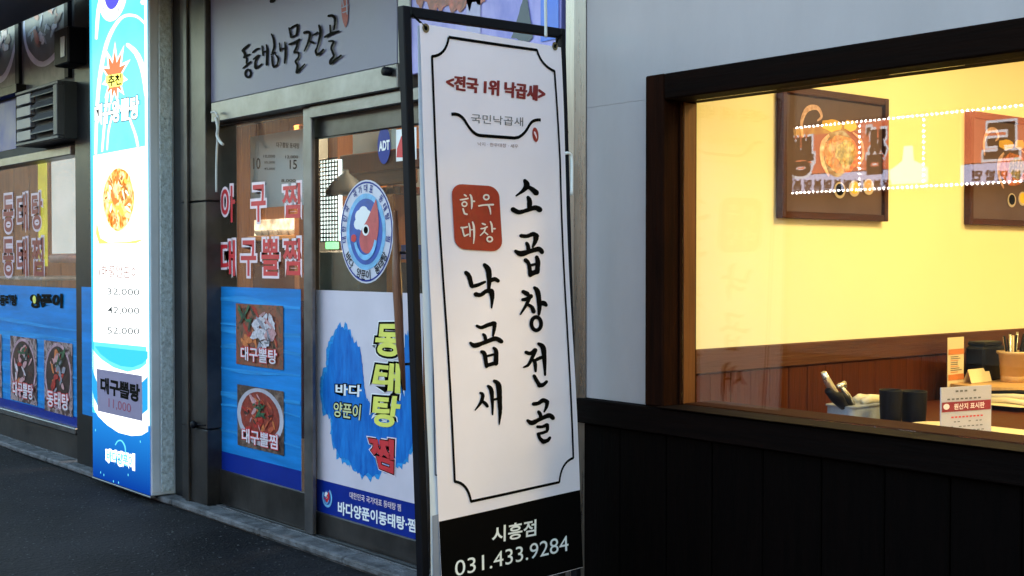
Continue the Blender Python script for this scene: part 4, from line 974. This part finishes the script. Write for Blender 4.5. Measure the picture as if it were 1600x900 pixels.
# older banner sheet hanging behind, shifted to the left
B2 = Plane(BO-BU*0+B.N*(-.035), BU, BV, lambda u, v: .004*math.sin(6*v+1)+.003*math.sin(16*u))
sh = []
lpt = [(653,40),(655,200),(660,430),(665,600),(672,760),(674,900)]; rpt = [(700,45),(700,200),(704,430),(708,600),(716,760),(720,900)]
vs = []
for (a, b), (c, d) in zip(crom(lpt, 8), crom(rpt, 8)):
    for t in (0, .25, .5, .75, 1): vs.append(tuple(B.pt(*B.uv(a+(c-a)*t, b+(d-b)*t), -.002-.0012*math.sin(t*6))))
n_ = len(vs)//5; fs = [(j*5+i, j*5+i+1, j*5+i+6, j*5+i+5) for j in range(n_-1) for i in range(4)]
sheet2 = obj('rear_fabric', vs, fs, mat('rear_fabric_cloth', (.60,.64,.74), .6, var=.05, trans=.2), bn, True)
pline('border_line', [(676,200),(677,430),(677,600),(679,700),(680,742)]+arcpts(680,742,697,752,690,744), .005, .001, mat('faded_ink', (.08,.09,.13), .6), sheet2, B)
poly('grey_foot_print', B, [(675,806),(697,800),(716,795),(722,940),(677,940)], .0012, mat('grey_blue_print', (.20,.22,.30), .6), sheet2)
# white plastic clip at the frame's right post
ck = tube('hook', P2(B, crom([(880,240),(887,240),(891,250),(891,305)]), .006), .0055, M_wht, bn, 8)

# ------------------------------------------------------------------ white walled restaurant
rest = thing('white_restaurant', 'white rendered restaurant front with dark plank base and a wide lit window', 'building', (-1, 3.25, 0))
XW0 = PX(908, YF); XR = 3.0
wx0, wx1 = PX(1007, 3.13), .75            # window frame outside, left and right
wz1 = PZ(1008, 119, 3.13); WB = .09
z_wb0 = PZ(1008, 632, YF)                 # foot of the white render
zj = PZ(950, 164, YF)
box('wall_panel', XW0, wx0+.03, YF, 3.36, z_wb0, zj-.0005, M_white, rest, 0)
box('wall_panel', XW0, wx0+.03, YF, 3.36, zj+.0005, ZT, M_white, rest, 0)
box('wall', wx0+.03, wx1-.03, YF, 3.36, wz1-.02, ZT, M_white, rest, 0)
box('wall', wx1-.03, XR, YF, 3.36, z_wb0, ZT, M_white, rest, 0)
z_tr = PZ(910, 660, 3.14)
box('base_rail', XW0-.01, XR, 3.125, 3.36, z_tr, z_wb0-.002, M_dwoodx, rest, .004)
random.seed(12); x = XW0-.005
while x < 1.6:
    w_ = .205+.03*random.random(); box('plank', x, x+w_-.0035, 3.15+.004*random.random(), 3.2, .09, z_tr-.003, M_dwood, rest, .004); x += w_
box('backing', XW0, XR, 3.201, 3.35, 0, z_tr-.003, M_dark, rest, 0)
box('skirting', XW0, XR, 3.13, 3.20, 0, .088, M_conc, rest, .006)
# window
jx = PX(1036, 3.13)                        # inner edge of the frame's left member
ztop_in = wz1-.088
z_sill = PZ(1062, 636, 3.16)+.0
win = box('window', wx0, jx, 3.13, 3.30, z_wb0+.002, wz1, M_fwood, rest, .005)
box('frame', wx1-WB, wx1, 3.13, 3.30, z_wb0+.002, wz1, M_fwood, win, .005)
box('frame', jx+.001, wx1-WB-.001, 3.13, 3.30, ztop_in, wz1-.001, M_fwoodx, win, .005)
box('sill', jx-.012, wx1-WB-.001, 3.105, 3.30, z_wb0+.004, z_sill, mat('sill_varnish', (.0025,.001,.0007), .7, scale=3, col2=(.006,.0022,.0014), stretch=(1,14,14), spec=.08), win, .004)
box('glass_pane', jx+.002, wx1-WB-.002, 3.218, 3.226, z_sill+.001, ztop_in-.002, M_glass, win, 0)
box('glazing_bead', jx+.0005, jx+.008, 3.205, 3.217, z_sill+.001, ztop_in-.002, M_fwood, win, .001)
M_jam = wood('jamb_wood', (.09,.03,.008), (.15,.05,.014), .5)
box('jamb_lining', jx-.02, jx+.004, 3.228, 3.289, z_sill+.002, ztop_in-.003, M_jam, win, .002)
box('inner_sill', jx+.005, wx1-WB-.002, 3.228, 3.38, z_sill-.03, z_sill+.004, wood('inner_sill_wood', (.022,.007,.003), (.042,.013,.005), .7, 'X', spec=.05), win, .003)

# dining room behind the window
XS = -3.035
room = thing('dining_room', 'cream and brown panelled dining room shell behind the wide window', 'room', (-1, 6, 0))
zc0 = 1.063; zc1 = 0.965
def zat(px, py):       # height on the side wall
    return hit(px, py, Vector((XS, 0, 0)), Vector((1, 0, 0))).z
zc0 = (zat(1240, 538)+zat(1469, 520))/2; zc1 = (zat(1240, 575)+zat(1469, 550))/2
box('side_wall', XS-.05, XS, 3.292, 8.9, zc0, 2.75, M_cream, room, 0)
box('cap_rail', XS-.045, XS+.014, 3.292, 8.9, zc1, zc0+.001, M_wainsy, room, .004)
y = 3.293; random.seed(4)
while y < 8.8:
    w_ = .11; box('plank', XS-.02, XS+.002+.003*random.random(), y, y+w_-.0012, .08, zc1-.002, M_wains, room, .002); y += w_
box('backing', XS-.05, XS-.021, 3.293, 8.9, 0, zc1-.002, M_dark, room, 0)
box('back_wall', XS, 3.0, 8.8, 8.92, 0, 2.75, M_cream, room, 0)
box('end_wall', 3.0, 3.1, 3.361, 8.92, 0, 2.75, M_cream, room, 0)
box('ceiling', XS-.12, 3.1, 3.361, 8.92, 2.751, 2.83, M_cream, room, 0)
ff = box('dining_floor', XS, 3.0, 3.361, 8.8, -.05, .02, wood('floor_boards', (.12,.05,.02), (.2,.09,.04), .4, 'Y'), None, 0); tag(ff, 'brown board floor of the dining room', kind='structure')
# ceiling lamps of the dining room
for i, (x, y) in enumerate(((-1.6, 4.3), (-1.3, 6.2), (.9, 4.6), (1.1, 6.6))):
    lt = thing('ceiling_lamp', ('warm square ceiling panel lamp nearest the side wall pictures', 'warm square ceiling panel lamp deep in the room on the left', 'warm square ceiling panel lamp near the window on the right', 'warm square ceiling panel lamp deep in the room on the right')[i], 'ceiling lamp', (x, y, 2.70), 'ceiling lamps of the dining room')
    box('lamp_housing', x-.31, x+.31, y-.31, y+.31, 2.715, 2.75, M_alu, lt, .004)
    box('diffuser', x-.29, x+.29, y-.29, y+.29, 2.705, 2.7145, emit('lamp_diffuser', (1, .72, .30), 4), lt, 0)
    ld = bpy.data.lights.new('lamp_light', 'AREA'); ld.shape = 'SQUARE'; ld.size = .56; ld.energy = 4.3; ld.color = (1, .78, .28)
    lo = bpy.data.objects.new('lamp_light', ld); COL.objects.link(lo); lo.location = (x, y, 2.70); lo.parent = lt; lo.location = (0, 0, -.003)
# pictures
S = Plane((XS, 0, 0), (0, 1, 0), (0, 0, 1))       # N = +X
ptop, pbot = zat(1212, 133), zat(1212, 341)
def picture(y0, y1, lab):
    p = thing('framed_picture', lab, 'picture', (XS, (y0+y1)/2, pbot), 'dark framed food pictures on the cream wall')
    fm = wood('picture_frame_wood', (.030,.005,.002), (.060,.011,.004), .5, 'Y', spec=.2)
    t = .026; d = .034
    box('frame', XS+.001, XS+d, y0, y0+t, pbot, ptop, fm, p, .003); box('frame', XS+.001, XS+d, y1-t, y1, pbot, ptop, fm, p, .003)
    box('frame', XS+.001, XS+d-.002, y0+t, y1-t, ptop-t*1.1, ptop, fm, p, .003); box('frame', XS+.001, XS+d-.002, y0+t, y1-t, pbot, pbot+t, fm, p, .003)
    box('print', XS+.001, XS+.018, y0+t+.001, y1-t-.001, pbot+t+.001, ptop-t*1.1-.001, mat('taupe_print', (.075,.042,.050), .6, scale=3, col2=(.11,.065,.075), spec=.2), p, 0)
    Q = Plane((XS+.019, y0, pbot), (0, 1, 0), (0, 0, 1)); W = y1-y0; H = ptop-pbot
    pm = mat('prawn_print', (.30,.13,.11), .5, scale=60, col2=(.62,.40,.38)); om = blotch('orange_food', [(.16,.02,.01), (.45,.07,.03), (.70,.25,.12), (.25,.03,.015)], 30)
    def tape(pts, ws, n, m_, nm):
        P = crom([(a*W, b*H, c) for (a, b), c in zip(pts, ws)], 6); v = []; f = []
        for i, (a, b, c) in enumerate(P):
            q = P[min(i+1, len(P)-1)]; r0 = P[max(i-1, 0)]; dx, dy = q[0]-r0[0], q[1]-r0[1]; h = math.hypot(dx, dy) or 1
            for s in (-1, 1): v.append(Q.pt(a-dy/h*s*c/2, b+dx/h*s*c/2, n))
        for i in range(len(P)-1): f.append((2*i, 2*i+1, 2*i+3, 2*i+2))
        obj(nm, v, f, m_, p)
    tape([(.20,.62),(.19,.74),(.24,.84),(.33,.86),(.37,.80),(.33,.76)], (.012,.018,.022,.018,.014,.006), .001, pm, 'prawn_image')
    tape([(.44,.34),(.38,.45),(.38,.58),(.44,.66)], (.01,.022,.026,.012), .0015, pm, 'prawn_image')
    circuv('stew_image', Q, (.56*W, .52*H), .17*W, .15*H, .002, om, p, 24, .12, 3)
    circuv('stew_image', Q, (.60*W, .53*H), .10*W, .10*H, .003, blotch('green_food', [(.08,.05,.02), (.30,.24,.08), (.6,.35,.12)], 40), p, 18, .2, 5)
    circuv('garnish_image', Q, (.46*W, .74*H), .09*W, .05*H, .0022, mat('mustard_print', (.55,.30,.05), .5), p, 12, .4, 6)
    circuv('garnish_image', Q, (.64*W, .75*H), .07*W, .05*H, .0022, mat('mustard_print', (.55,.30,.05), .5), p, 12, .4, 7)
    tape([(.70,.42),(.76,.52),(.74,.64),(.66,.70)], (.008,.016,.014,.006), .004, pm, 'prawn_image')
    for i, cx in enumerate((.54, .68, .82)):
        circuv('small_bowl_image', Q, (cx*W, (.235+.02*i)*H), .055*W, .065*H, .003, mat('bowl_cream', (.45,.36,.32), .4), p, 20)
        circuv('small_bowl_image', Q, (cx*W, (.24+.02*i)*H), .04*W, .048*H, .004, [M_ink, mat('egg_yolk', (.85,.45,.03), .4), mat('sauce_tan', (.6,.3,.12), .4)][i], p, 16)
def ywall(px, py): return hit(px, py, Vector((XS, 0, 0)), Vector((1, 0, 0))).y
y0 = ywall(1212, 240); y1 = ywall(1378, 240); y2 = ywall(1506, 260)
picture(y0, y1, 'dark framed food picture on the cream wall, the one near the window edge')
picture(y2, y2+(y1-y0), 'dark framed food picture on the cream wall, cut off by the photo edge')

# tables and what stands on them
def at(px, py, z): return hit(px, py, Vector((0, 0, z)), Vector((0, 0, 1)))
TZ = .80
t1 = thing('wall_table', 'dark table against the panelled wall just inside the window', 'table', (-2.75, 4.1, .02))
box('table_top', -3.0, -1.9, 3.42, 4.95, TZ-.04, TZ, M_wains, t1, .006)
for lx in (-2.95, -1.96):
    for ly in (3.56, 4.88): box('leg', lx-.025, lx+.025, ly-.025, ly+.025, .02, TZ-.041, M_black, t1, .003)
# cream tray with rounded corner
tr = thing('cream_tray', 'large cream serving tray with round corners under the red and white card', 'tray', (-2.5, 4.3, TZ))
def rr_prism(name, x0, x1, y0, y1, z0, z1, r, m, parent=None):
    P = []
    for cx, cy, a in ((x1-r, y1-r, 0), (x0+r, y1-r, 90), (x0+r, y0+r, 180), (x1-r, y0+r, 270)):
        for i in range(8): t = math.radians(a+90*i/7); P.append((cx+r*math.cos(t), cy+r*math.sin(t)))
    n = len(P); v = [(a, b, z0) for a, b in P]+[(a, b, z1) for a, b in P]
    f = [tuple(range(n))[::-1], tuple(range(n, 2*n))]+[(i, (i+1) % n, n+(i+1) % n, n+i) for i in range(n)]
    return obj(name, v, f, m, parent)
p0 = at(1452, 657, TZ+.02)
M_tray = mat('cream_melamine', (.75,.62,.38), .35, var=.04)
rr_prism('base', p0.x, p0.x+.95, 3.42, p0.y+.02, TZ+.001, TZ+.012, .10, M_tray, tr)
rr_prism('rim', p0.x-.006, p0.x+.956, 3.414, p0.y+.026, TZ+.012, TZ+.02, .105, M_tray, tr)
def depthpt(px, py, X):  # point of the surveyed ray on the plane x = X
    return hit(px, py, Vector((X, 0, 0)), Vector((1, 0, 0)))
# napkin and tongs box
XB = -2.78
q = depthpt(1340, 655, XB); s_ = (depthpt(1369, 655, XB)-depthpt(1307, 655, XB)).y
nbx = thing('utensil_box', 'white utensil box with black handled tongs sticking out beside the dark cups', 'utensil box', (q.x, q.y, TZ))
zt = depthpt(1340, 632, XB).z
M_box = mat('white_plastic', (.30,.33,.40), .35, var=.12, scale=25, bump=.4, bscale=40)
ya, yb = q.y-s_/2, q.y+s_/2
rr_prism('box_body', q.x-.06, q.x+.06, ya, yb, TZ+.001, zt, .03, M_box, nbx)
rr_prism('box_rim', q.x-.064, q.x+.064, ya-.004, yb+.004, zt, zt+.005, .032, M_box, nbx)
tube('rolled_towel', [(q.x+.035, ya+.10, zt+.013), (q.x+.03, (ya+yb)/2+.03, zt+.022), (q.x+.03, yb+.01, zt+.014)], [.012, .017, .014], mat('tissue', (.70,.60,.42), .8, bump=.5, bscale=60), nbx, 10)
tube('rolled_towel', [(q.x-.02, ya+.13, zt+.013), (q.x-.02, (ya+yb)/2+.04, zt+.02), (q.x-.02, yb, zt+.012)], [.012, .016, .012], MATS['tissue'], nbx, 10)
XT = q.x+.02
def D(px, py, X=None): return tuple(depthpt(px, py, XT if X is None else X))
tube('tongs', [D(1287, 582), D(1292, 594), D(1303, 612), D(1322, 640)], [.010, .014, .014, .010], mat('metal_tongs', (.7,.68,.62), .25, .8), nbx, 10)
tube('tong_handle', [D(1293, 610), D(1308, 622), D(1324, 641)], [.012, .024, .012], M_black, nbx, 10)
tube('tongs', [D(1311, 600), D(1324, 618), D(1332, 632)], [.006, .012, .012], mat('metal_tongs', (.7,.68,.62), .25, .8), nbx, 10)
tube('tongs', [D(1309, 604), D(1319, 600), D(1320, 606)], [.008, .012, .006], mat('metal_tongs', (.7,.68,.62), .25, .8), nbx, 8)
tube('tong_handle', [D(1305, 612), D(1322, 625), D(1333, 642)], [.008, .018, .010], M_black, nbx, 10)
# two dark cups
M_cup = mat('dark_stoneware', (.004,.0045,.007), .5, var=.4, scale=20, spec=.12)
for i, (xa, xb, yt) in enumerate(((1375, 1408, 609), (1409, 1446, 611))):
    X = -2.63+.02*i; a = depthpt(xa, 660, X); b = depthpt(xb, 660, X); c = (a+b)/2; r_ = (b-a).length/2*.62
    zt_ = depthpt((xa+xb)/2, yt, X).z-TZ
    cup = lathe('dark_cup', (c.x, c.y, TZ+.001), [(r_*.86, 0), (r_*.90, .01), (r_*.96, zt_*.5), (r_, zt_-.004), (r_*.99, zt_), (r_*.92, zt_-.002), (r_*.86, .02)], M_cup)
    tag(cup, ('black cup holder next to the white utensil box', 'slightly wider black cup holder left of the red and white card')[i], 'cup')
# acrylic menu card
XC = -2.26
ca, cb = depthpt(1470, 640, XC), depthpt(1549, 640, XC)
mc = thing('menu_card', 'white standing notice card with a dark red band on the cream tray', 'notice card', (XC, (ca.y+cb.y)/2, TZ+.02))
za, zb = depthpt(1470, 606, XC).z, depthpt(1549, 680, XC).z
# plane turned a little: card spans surveyed corners
pa = depthpt(1470, 640, XC); pb_ = depthpt(1549, 640, XC+.05)
Ud = Vector((pb_.x-pa.x, pb_.y-pa.y, 0)); Wc = Ud.length
K = Plane((pa.x, pa.y, TZ+.022), Ud, (0, 0, 1)); Hc = za-TZ-.022
vs, fs = boxg(0, Wc, 0, Hc, -.004, 0, .0005)
obj('card', [tuple(K.pt(*p)) for p in vs], fs, mat('card_paper', (.42,.40,.50), .5, var=.03), mc)
vs, fs = boxg(-.006, Wc+.006, -.0015, .006, -.03, .03, .001)
obj('card_foot', [tuple(K.pt(*p)) for p in vs], fs, mat('clear_acrylic', (.6,.58,.55), .15), mc)
rect('red_band', K, .004, Wc-.004, Hc*.50, Hc*.70, .0012, mat('crimson_print', (.22,.008,.03), .5), mc)
text_uv('lettering', K, '원산지 표시판', [(Wc*.25,Hc*.66),(Wc*.85,Hc*.66),(Wc*.85,Hc*.54),(Wc*.25,Hc*.54)], .002, M_pink, mc, .02)
circuv('band_mark', K, (Wc*.10, Hc*.61), Wc*.06, Hc*.06, .002, M_pink, mc, 16)
for i, (a, b, y_, h) in enumerate(((.28,.72,.93,.035), (.12,.9,.77,.03), (.2,.85,.40,.03), (.25,.9,.30,.02), (.1,.85,.20,.02), (.12,.88,.11,.02))):
    k = 9 if i else 5
    for j in range(k):
        u = a+(b-a)*j/k
        if random.random() < .85: rect('print_line', K, Wc*u, Wc*(u+(b-a)/k*.62), Hc*(y_-h), Hc*y_, .0012, M_redp if i in (2,) else M_grey, mc)
# tall narrow card
XN = -2.93
na, nb2 = depthpt(1481, 560, XN), depthpt(1506, 560, XN)
tc_ = thing('tall_card', 'tall narrow cream and orange card standing against the panelled wall', 'card', (XN, (na.y+nb2.y)/2, TZ))
znt = depthpt(1493, 527, XN).z
vs, fs = boxg(XN-.003, XN, na.y, nb2.y, TZ+.001, znt, .0005); obj('card', vs, fs, mat('cream_card', (.75,.60,.38), .5, var=.05), tc_)
K2 = Plane((XN+.001, na.y, 0), (0, 1, 0), (0, 0, 1)); Wn = nb2.y-na.y; za2 = depthpt(1493, 597, XN).z; Hn = znt-za2
rect('orange_band', K2, .002, Wn-.002, za2+Hn*.62, za2+Hn*.74, .001, mat('orange_print', (.62,.20,.06), .5), tc_)
rect('orange_band', K2, .002, Wn-.002, za2+Hn*.05, za2+Hn*.18, .001, mat('orange_print', (.62,.20,.06), .5), tc_)
for i in range(9): rect('print_line', K2, Wn*.15, Wn*(.6+.25*random.random()), za2+Hn*(.22+.043*i), za2+Hn*(.235+.043*i), .001, M_grey if i % 3 else MATS['orange_print'], tc_)
# raised wooden tray stand with round front
RZ = depthpt(1550, 597, -2.85).z
r0 = depthpt(1496, 597, -2.88); r1 = depthpt(1640, 597, -2.70)
rs = thing('tray_stand', 'two tier light wood tray stand beside the wall behind the notice card', 'tray stand', (-2.75, (r0.y+r1.y)/2, TZ))
M_lw = wood('light_wood', (.50,.28,.12), (.66,.40,.18), .35, 'Y')
rr_prism('upper_tray', -2.97, -2.66, r0.y, r0.y+.75, RZ-.02, RZ, .12, M_lw, rs)
l0 = depthpt(1560, 618, -2.78)
rr_prism('lower_tray', -2.96, -2.62, l0.y, l0.y+.7, l0.z-.02, l0.z, .06, M_lw, rs)
for yy in (l0.y+.05, l0.y+.55): box('support', -2.95, -2.93, yy, yy+.02, TZ+.001, RZ-.021, M_black, rs, .003)
for yy in (l0.y+.05, l0.y+.55): box('support', -2.70, -2.68, yy, yy+.02, TZ+.001, l0.z-.021, M_black, rs, .003)
def onstand(px, X): return depthpt(px, 590, X).y
yc = onstand(1582, -2.80)
cr = (onstand(1602, -2.80)-onstand(1562, -2.80))/2*.58
pot = thing('utensil_pot', 'ribbed cream pot full of chopsticks and spoons on the upper tray', 'utensil pot', (-2.80, yc, RZ))
ph = depthpt(1580, 549, -2.80).z-RZ
prof = [(cr*.78, 0), (cr*.80, ph*.2), (cr*.84, ph*.6), (cr*.90, ph*.88), (cr*1.08, ph*.93), (cr*1.08, ph), (cr*.95, ph), (cr*.82, ph*.2)]
lathe('pot', (-2.80, yc, RZ+.001), prof, mat('cream_ceramic', (.62,.42,.22), .3, var=.1), pot)
rr = random.Random(2)
for i in range(16):
    a = rr.uniform(-.04, .04); b = rr.uniform(-.06, .06)
    tube('chopstick', [(-2.80+a*.3, yc+b*.3, RZ+.03), (-2.80+a, yc+b, RZ+ph+.05+.03*rr.random())], .005, [M_black, M_black, mat('pale_wood', (.7,.5,.28), .5), M_black, MATS['metal_tongs']][i % 5], pot, 6)
dk = pbox  # (dark condiment caddy behind the pot)
yk = onstand(1538, -2.92)
kd = thing('condiment_caddy', 'black condiment caddy between the tall card and the utensil pot', 'caddy', (-2.92, yk, RZ))
kz = depthpt(1538, 533, -2.92).z
box('caddy_body', -2.965, -2.875, onstand(1522, -2.92), onstand(1557, -2.92), RZ+.001, kz-.02, M_black, kd, .01)
box('caddy_lid', -2.96, -2.88, onstand(1524, -2.92), onstand(1553, -2.92), kz-.0195, kz, M_black, kd, .006)
ya = onstand(1511, -2.88); yb = onstand(1543, -2.88)
tcard = thing('tent_card', 'small cream tent card lying on the front of the upper tray', 'card', (-2.88, (ya+yb)/2, RZ))
zk = depthpt(1527, 576, -2.88).z
obj('card_face', [(-2.86, ya, RZ+.002), (-2.86, yb, RZ+.002), (-2.88, yb+.006, zk), (-2.88, ya+.006, zk), (-2.90, ya, RZ+.002), (-2.90, yb, RZ+.002)], [(0, 1, 2, 3), (3, 2, 5, 4)], mat('cream_card', (.75,.60,.38), .5), tcard)
# folded cloth and dish on the tray at the right
fd = thing('towel_basket', 'cream basket of folded wet towels on the tray at the right edge', 'basket', (-2.6, depthpt(1590, 640, -2.6).y, TZ+.02))
yb0 = depthpt(1560, 650, -2.62).y
vv = []
rr_prism('basket', -2.74, -2.52, yb0, yb0+.42, TZ+.021, depthpt(1575, 632, -2.62).z, .03, M_tray, fd)
for i in range(3):
    z_ = depthpt(1575, 632, -2.62).z+.012*i
    tube('folded_towel', [(-2.72, yb0+.05+.03*i, z_+.010), (-2.64, yb0+.10+.05*i, z_+.013), (-2.55, yb0+.08+.09*i, z_+.011)], .011, [M_tray, MATS['tissue'], M_black][i], fd, 8)

# ------------------------------------------------------------------ shops across the street (mirrored in the glass)
YR = 3.222*2
opp = thing('opposite_building', 'dark shop block across the street with a lit orange noodle sign', 'building', (-9, -9.5, 0))
YO = YR-15.3
def mx(px, py):  # virtual image point -> real place across the street
    p = hit(px, py, Vector((0, 15.3, 0)), Vector((0, 1, 0))); return p.x, p.z
xs0, zt_ = mx(1216, 203); _, zb_ = mx(1216, 303); xs1 = mx(1700, 160)[0]
box('wall', -70, 22, YO-6, YO-.25, 0, 5.2, mat('opposite_wall', (.10,.10,.105), .8, var=.2, scale=1), opp, .01)
box('signboard', xs0-.1, xs1+2, YO-.25, YO-.02, zb_-.05, zt_+.05, M_black, opp, .01)
OP = Plane((0, YO, 0), (-1, 0, 0), (0, 0, 1))      # faces +Y
def orect(name, x0, x1, z0, z1, n, m): return rect(name, OP, -x1, -x0, z0, z1, n, m, opp)
zm = zb_+(zt_-zb_)*.28
x_a, x_b = mx(1345, 230)[0], mx(1445, 230)[0]
ORG = emit('opposite_orange', (.60, .13, .06), 5.2, (.75, .20, .08), 2)
orect('sign_face', xs0, mx(1388, 230)[0], zm, zt_, -.01, ORG)
orect('sign_face', mx(1500, 230)[0], xs1+2, zm, zt_, -.01, ORG)
orect('sign_strip', xs0, mx(1388, 230)[0], zb_, zm-.01, -.01, emit('opposite_strip', (.45, .45, .6), 6))
orect('sign_strip', mx(1500, 230)[0], xs1+2, zb_, zm-.01, -.01, emit('opposite_strip', (.45, .45, .6), 6))
orect('sign_top', xs0, mx(1340, 230)[0], zt_-.12, zt_, -.006, emit('opposite_yellow', (.9, .42, .08), 5, (.6, .2, .05), 5))
def ochar(s, px0, py0, px1, py1, m, b, n, nm='lettering'):
    a = mx(px0, py0); c = mx(px1, py1)
    text_uv(nm, OP, s, [(-a[0]+0, a[1]), (-c[0], a[1]), (-c[0], c[1]), (-a[0], c[1])][::1], n, m, opp, b)
BK = mat('opposite_ink', (.01,.01,.01), .6); GO = emit('opposite_white', (.8,.8,.85), 4.0)
# u grows towards -X, so the writing is laid from its own left: pass the far column first
for s, a, b, c, d in (('뽕', 1234, 216, 1270, 274), ('짬', 1352, 200, 1384, 270), ('도', 1540, 192, 1590, 246)):
    ochar(s, b*0+c, b, a, d, GO, .11, .004); ochar(s, c, b, a, d, BK, .05, .010)
ex = mx(1308, 240); circuv('dish_image', OP, (-ex[0], ex[1]), .30, .33, .004, blotch('opposite_dish', [(.5,.1,.02), (.9,.5,.15), (1,.7,.3), (.3,.08,.02)], 6, em=6), opp, 26, .1, 5)
for i in range(11):
    px = 1226+i*15.5
    if px < 1385: ochar('봄' if i % 2 else '덮', px+11, 281, px, 299, BK, .05, .006)
for i in range(6): ochar('밥' if i % 2 else '면', 1520+i*20+14, 266, 1520+i*20, 282, BK, .05, .006)
gl = mx(1420, 262); 
polyuv('lit_bottle_sign', OP, [(-gl[0]+a, gl[1]+b) for a, b in ((-.30,-.22),(.30,-.22),(.30,-.02),(.18,.05),(.10,.10),(.08,.30),(-.06,.30),(-.08,.10),(-.2,.04),(-.30,-.02))], .004, GO, opp)
DOT = emit('led_dot', (1, .98, .9), 40)
vs = []; fs = []
def dot(x, z):
    b = len(vs); r = .021
    for dx, dy, dz in ((r,0,0), (-r,0,0), (0,r,0), (0,-r,0), (0,0,r), (0,0,-r)): vs.append((x+dx, YO+.03+dy, z+dz))
    for t in ((0,2,4), (2,1,4), (1,3,4), (3,0,4), (2,0,5), (1,2,5), (3,1,5), (0,3,5)): fs.append(tuple(b+i for i in t))
xx = xs0
while xx < xs1+1.5: dot(xx, zt_); dot(xx, zb_); xx += .075
zz = zb_
while zz < zt_: dot(x_a, zz); dot(x_b, zz); zz += .075
led = obj('led_dots', vs, fs, DOT, opp); led['kind'] = 'stuff'
orect('shop_window', -18, xs0-1.0, .6, 2.3, .001, emit('opposite_window', (.40,.50,.62), .5, (.12,.16,.2), 1))
orect('shop_window', -5, 4, .6, 2.2, .001, emit('opposite_window2', (.22,.15,.10), .25, (.5,.4,.3), 1))

# ------------------------------------------------------------------ lamps of the seafood shop
for i, (x, y, e) in enumerate(((-8.2, 4.3, 3.6), (-10.5, 4.4, .35), (-6.0, 4.4, 2))):
    lt = thing('ceiling_lamp', ('warm ceiling lamp over the middle of the seafood shop', 'warm ceiling lamp over the left end of the seafood shop', 'warm ceiling lamp of the seafood shop behind the banner')[i], 'ceiling lamp', (x, y, 2.56), 'ceiling lamps of the seafood shop')
    box('lamp_housing', x-.21, x+.21, y-.21, y+.21, 2.59, 2.619, M_alu, lt, .004)
    box('diffuser', x-.19, x+.19, y-.19, y+.19, 2.58, 2.5895, emit('shop_diffuser', (1, .74, .46), 3), lt, 0)
    ld = bpy.data.lights.new('lamp_light', 'AREA'); ld.shape = 'SQUARE'; ld.size = .36; ld.energy = e; ld.color = (1, .74, .46)
    lo = bpy.data.objects.new('lamp_light', ld); COL.objects.link(lo); lo.parent = lt; lo.location = (0, 0, .012)

eb = thing('end_building', 'grey block closing the far end of the street, seen only in reflections', 'building', (-62, -2, 0))  # added block: keeps the bright horizon sky out of the glass reflections
box('wall', -66, -60, YO+.2, 3.0, 0, 8, mat('end_wall_grey', (.09,.09,.10), .8, var=.3, scale=.5), eb, .01)
for i in range(3):
    for j in range(4): box('window', -59.99, -59.95, YO+1.2+j*2.6, YO+2.6+j*2.6, 1.2+i*2.4, 2.5+i*2.4, M_dark, eb, .0)
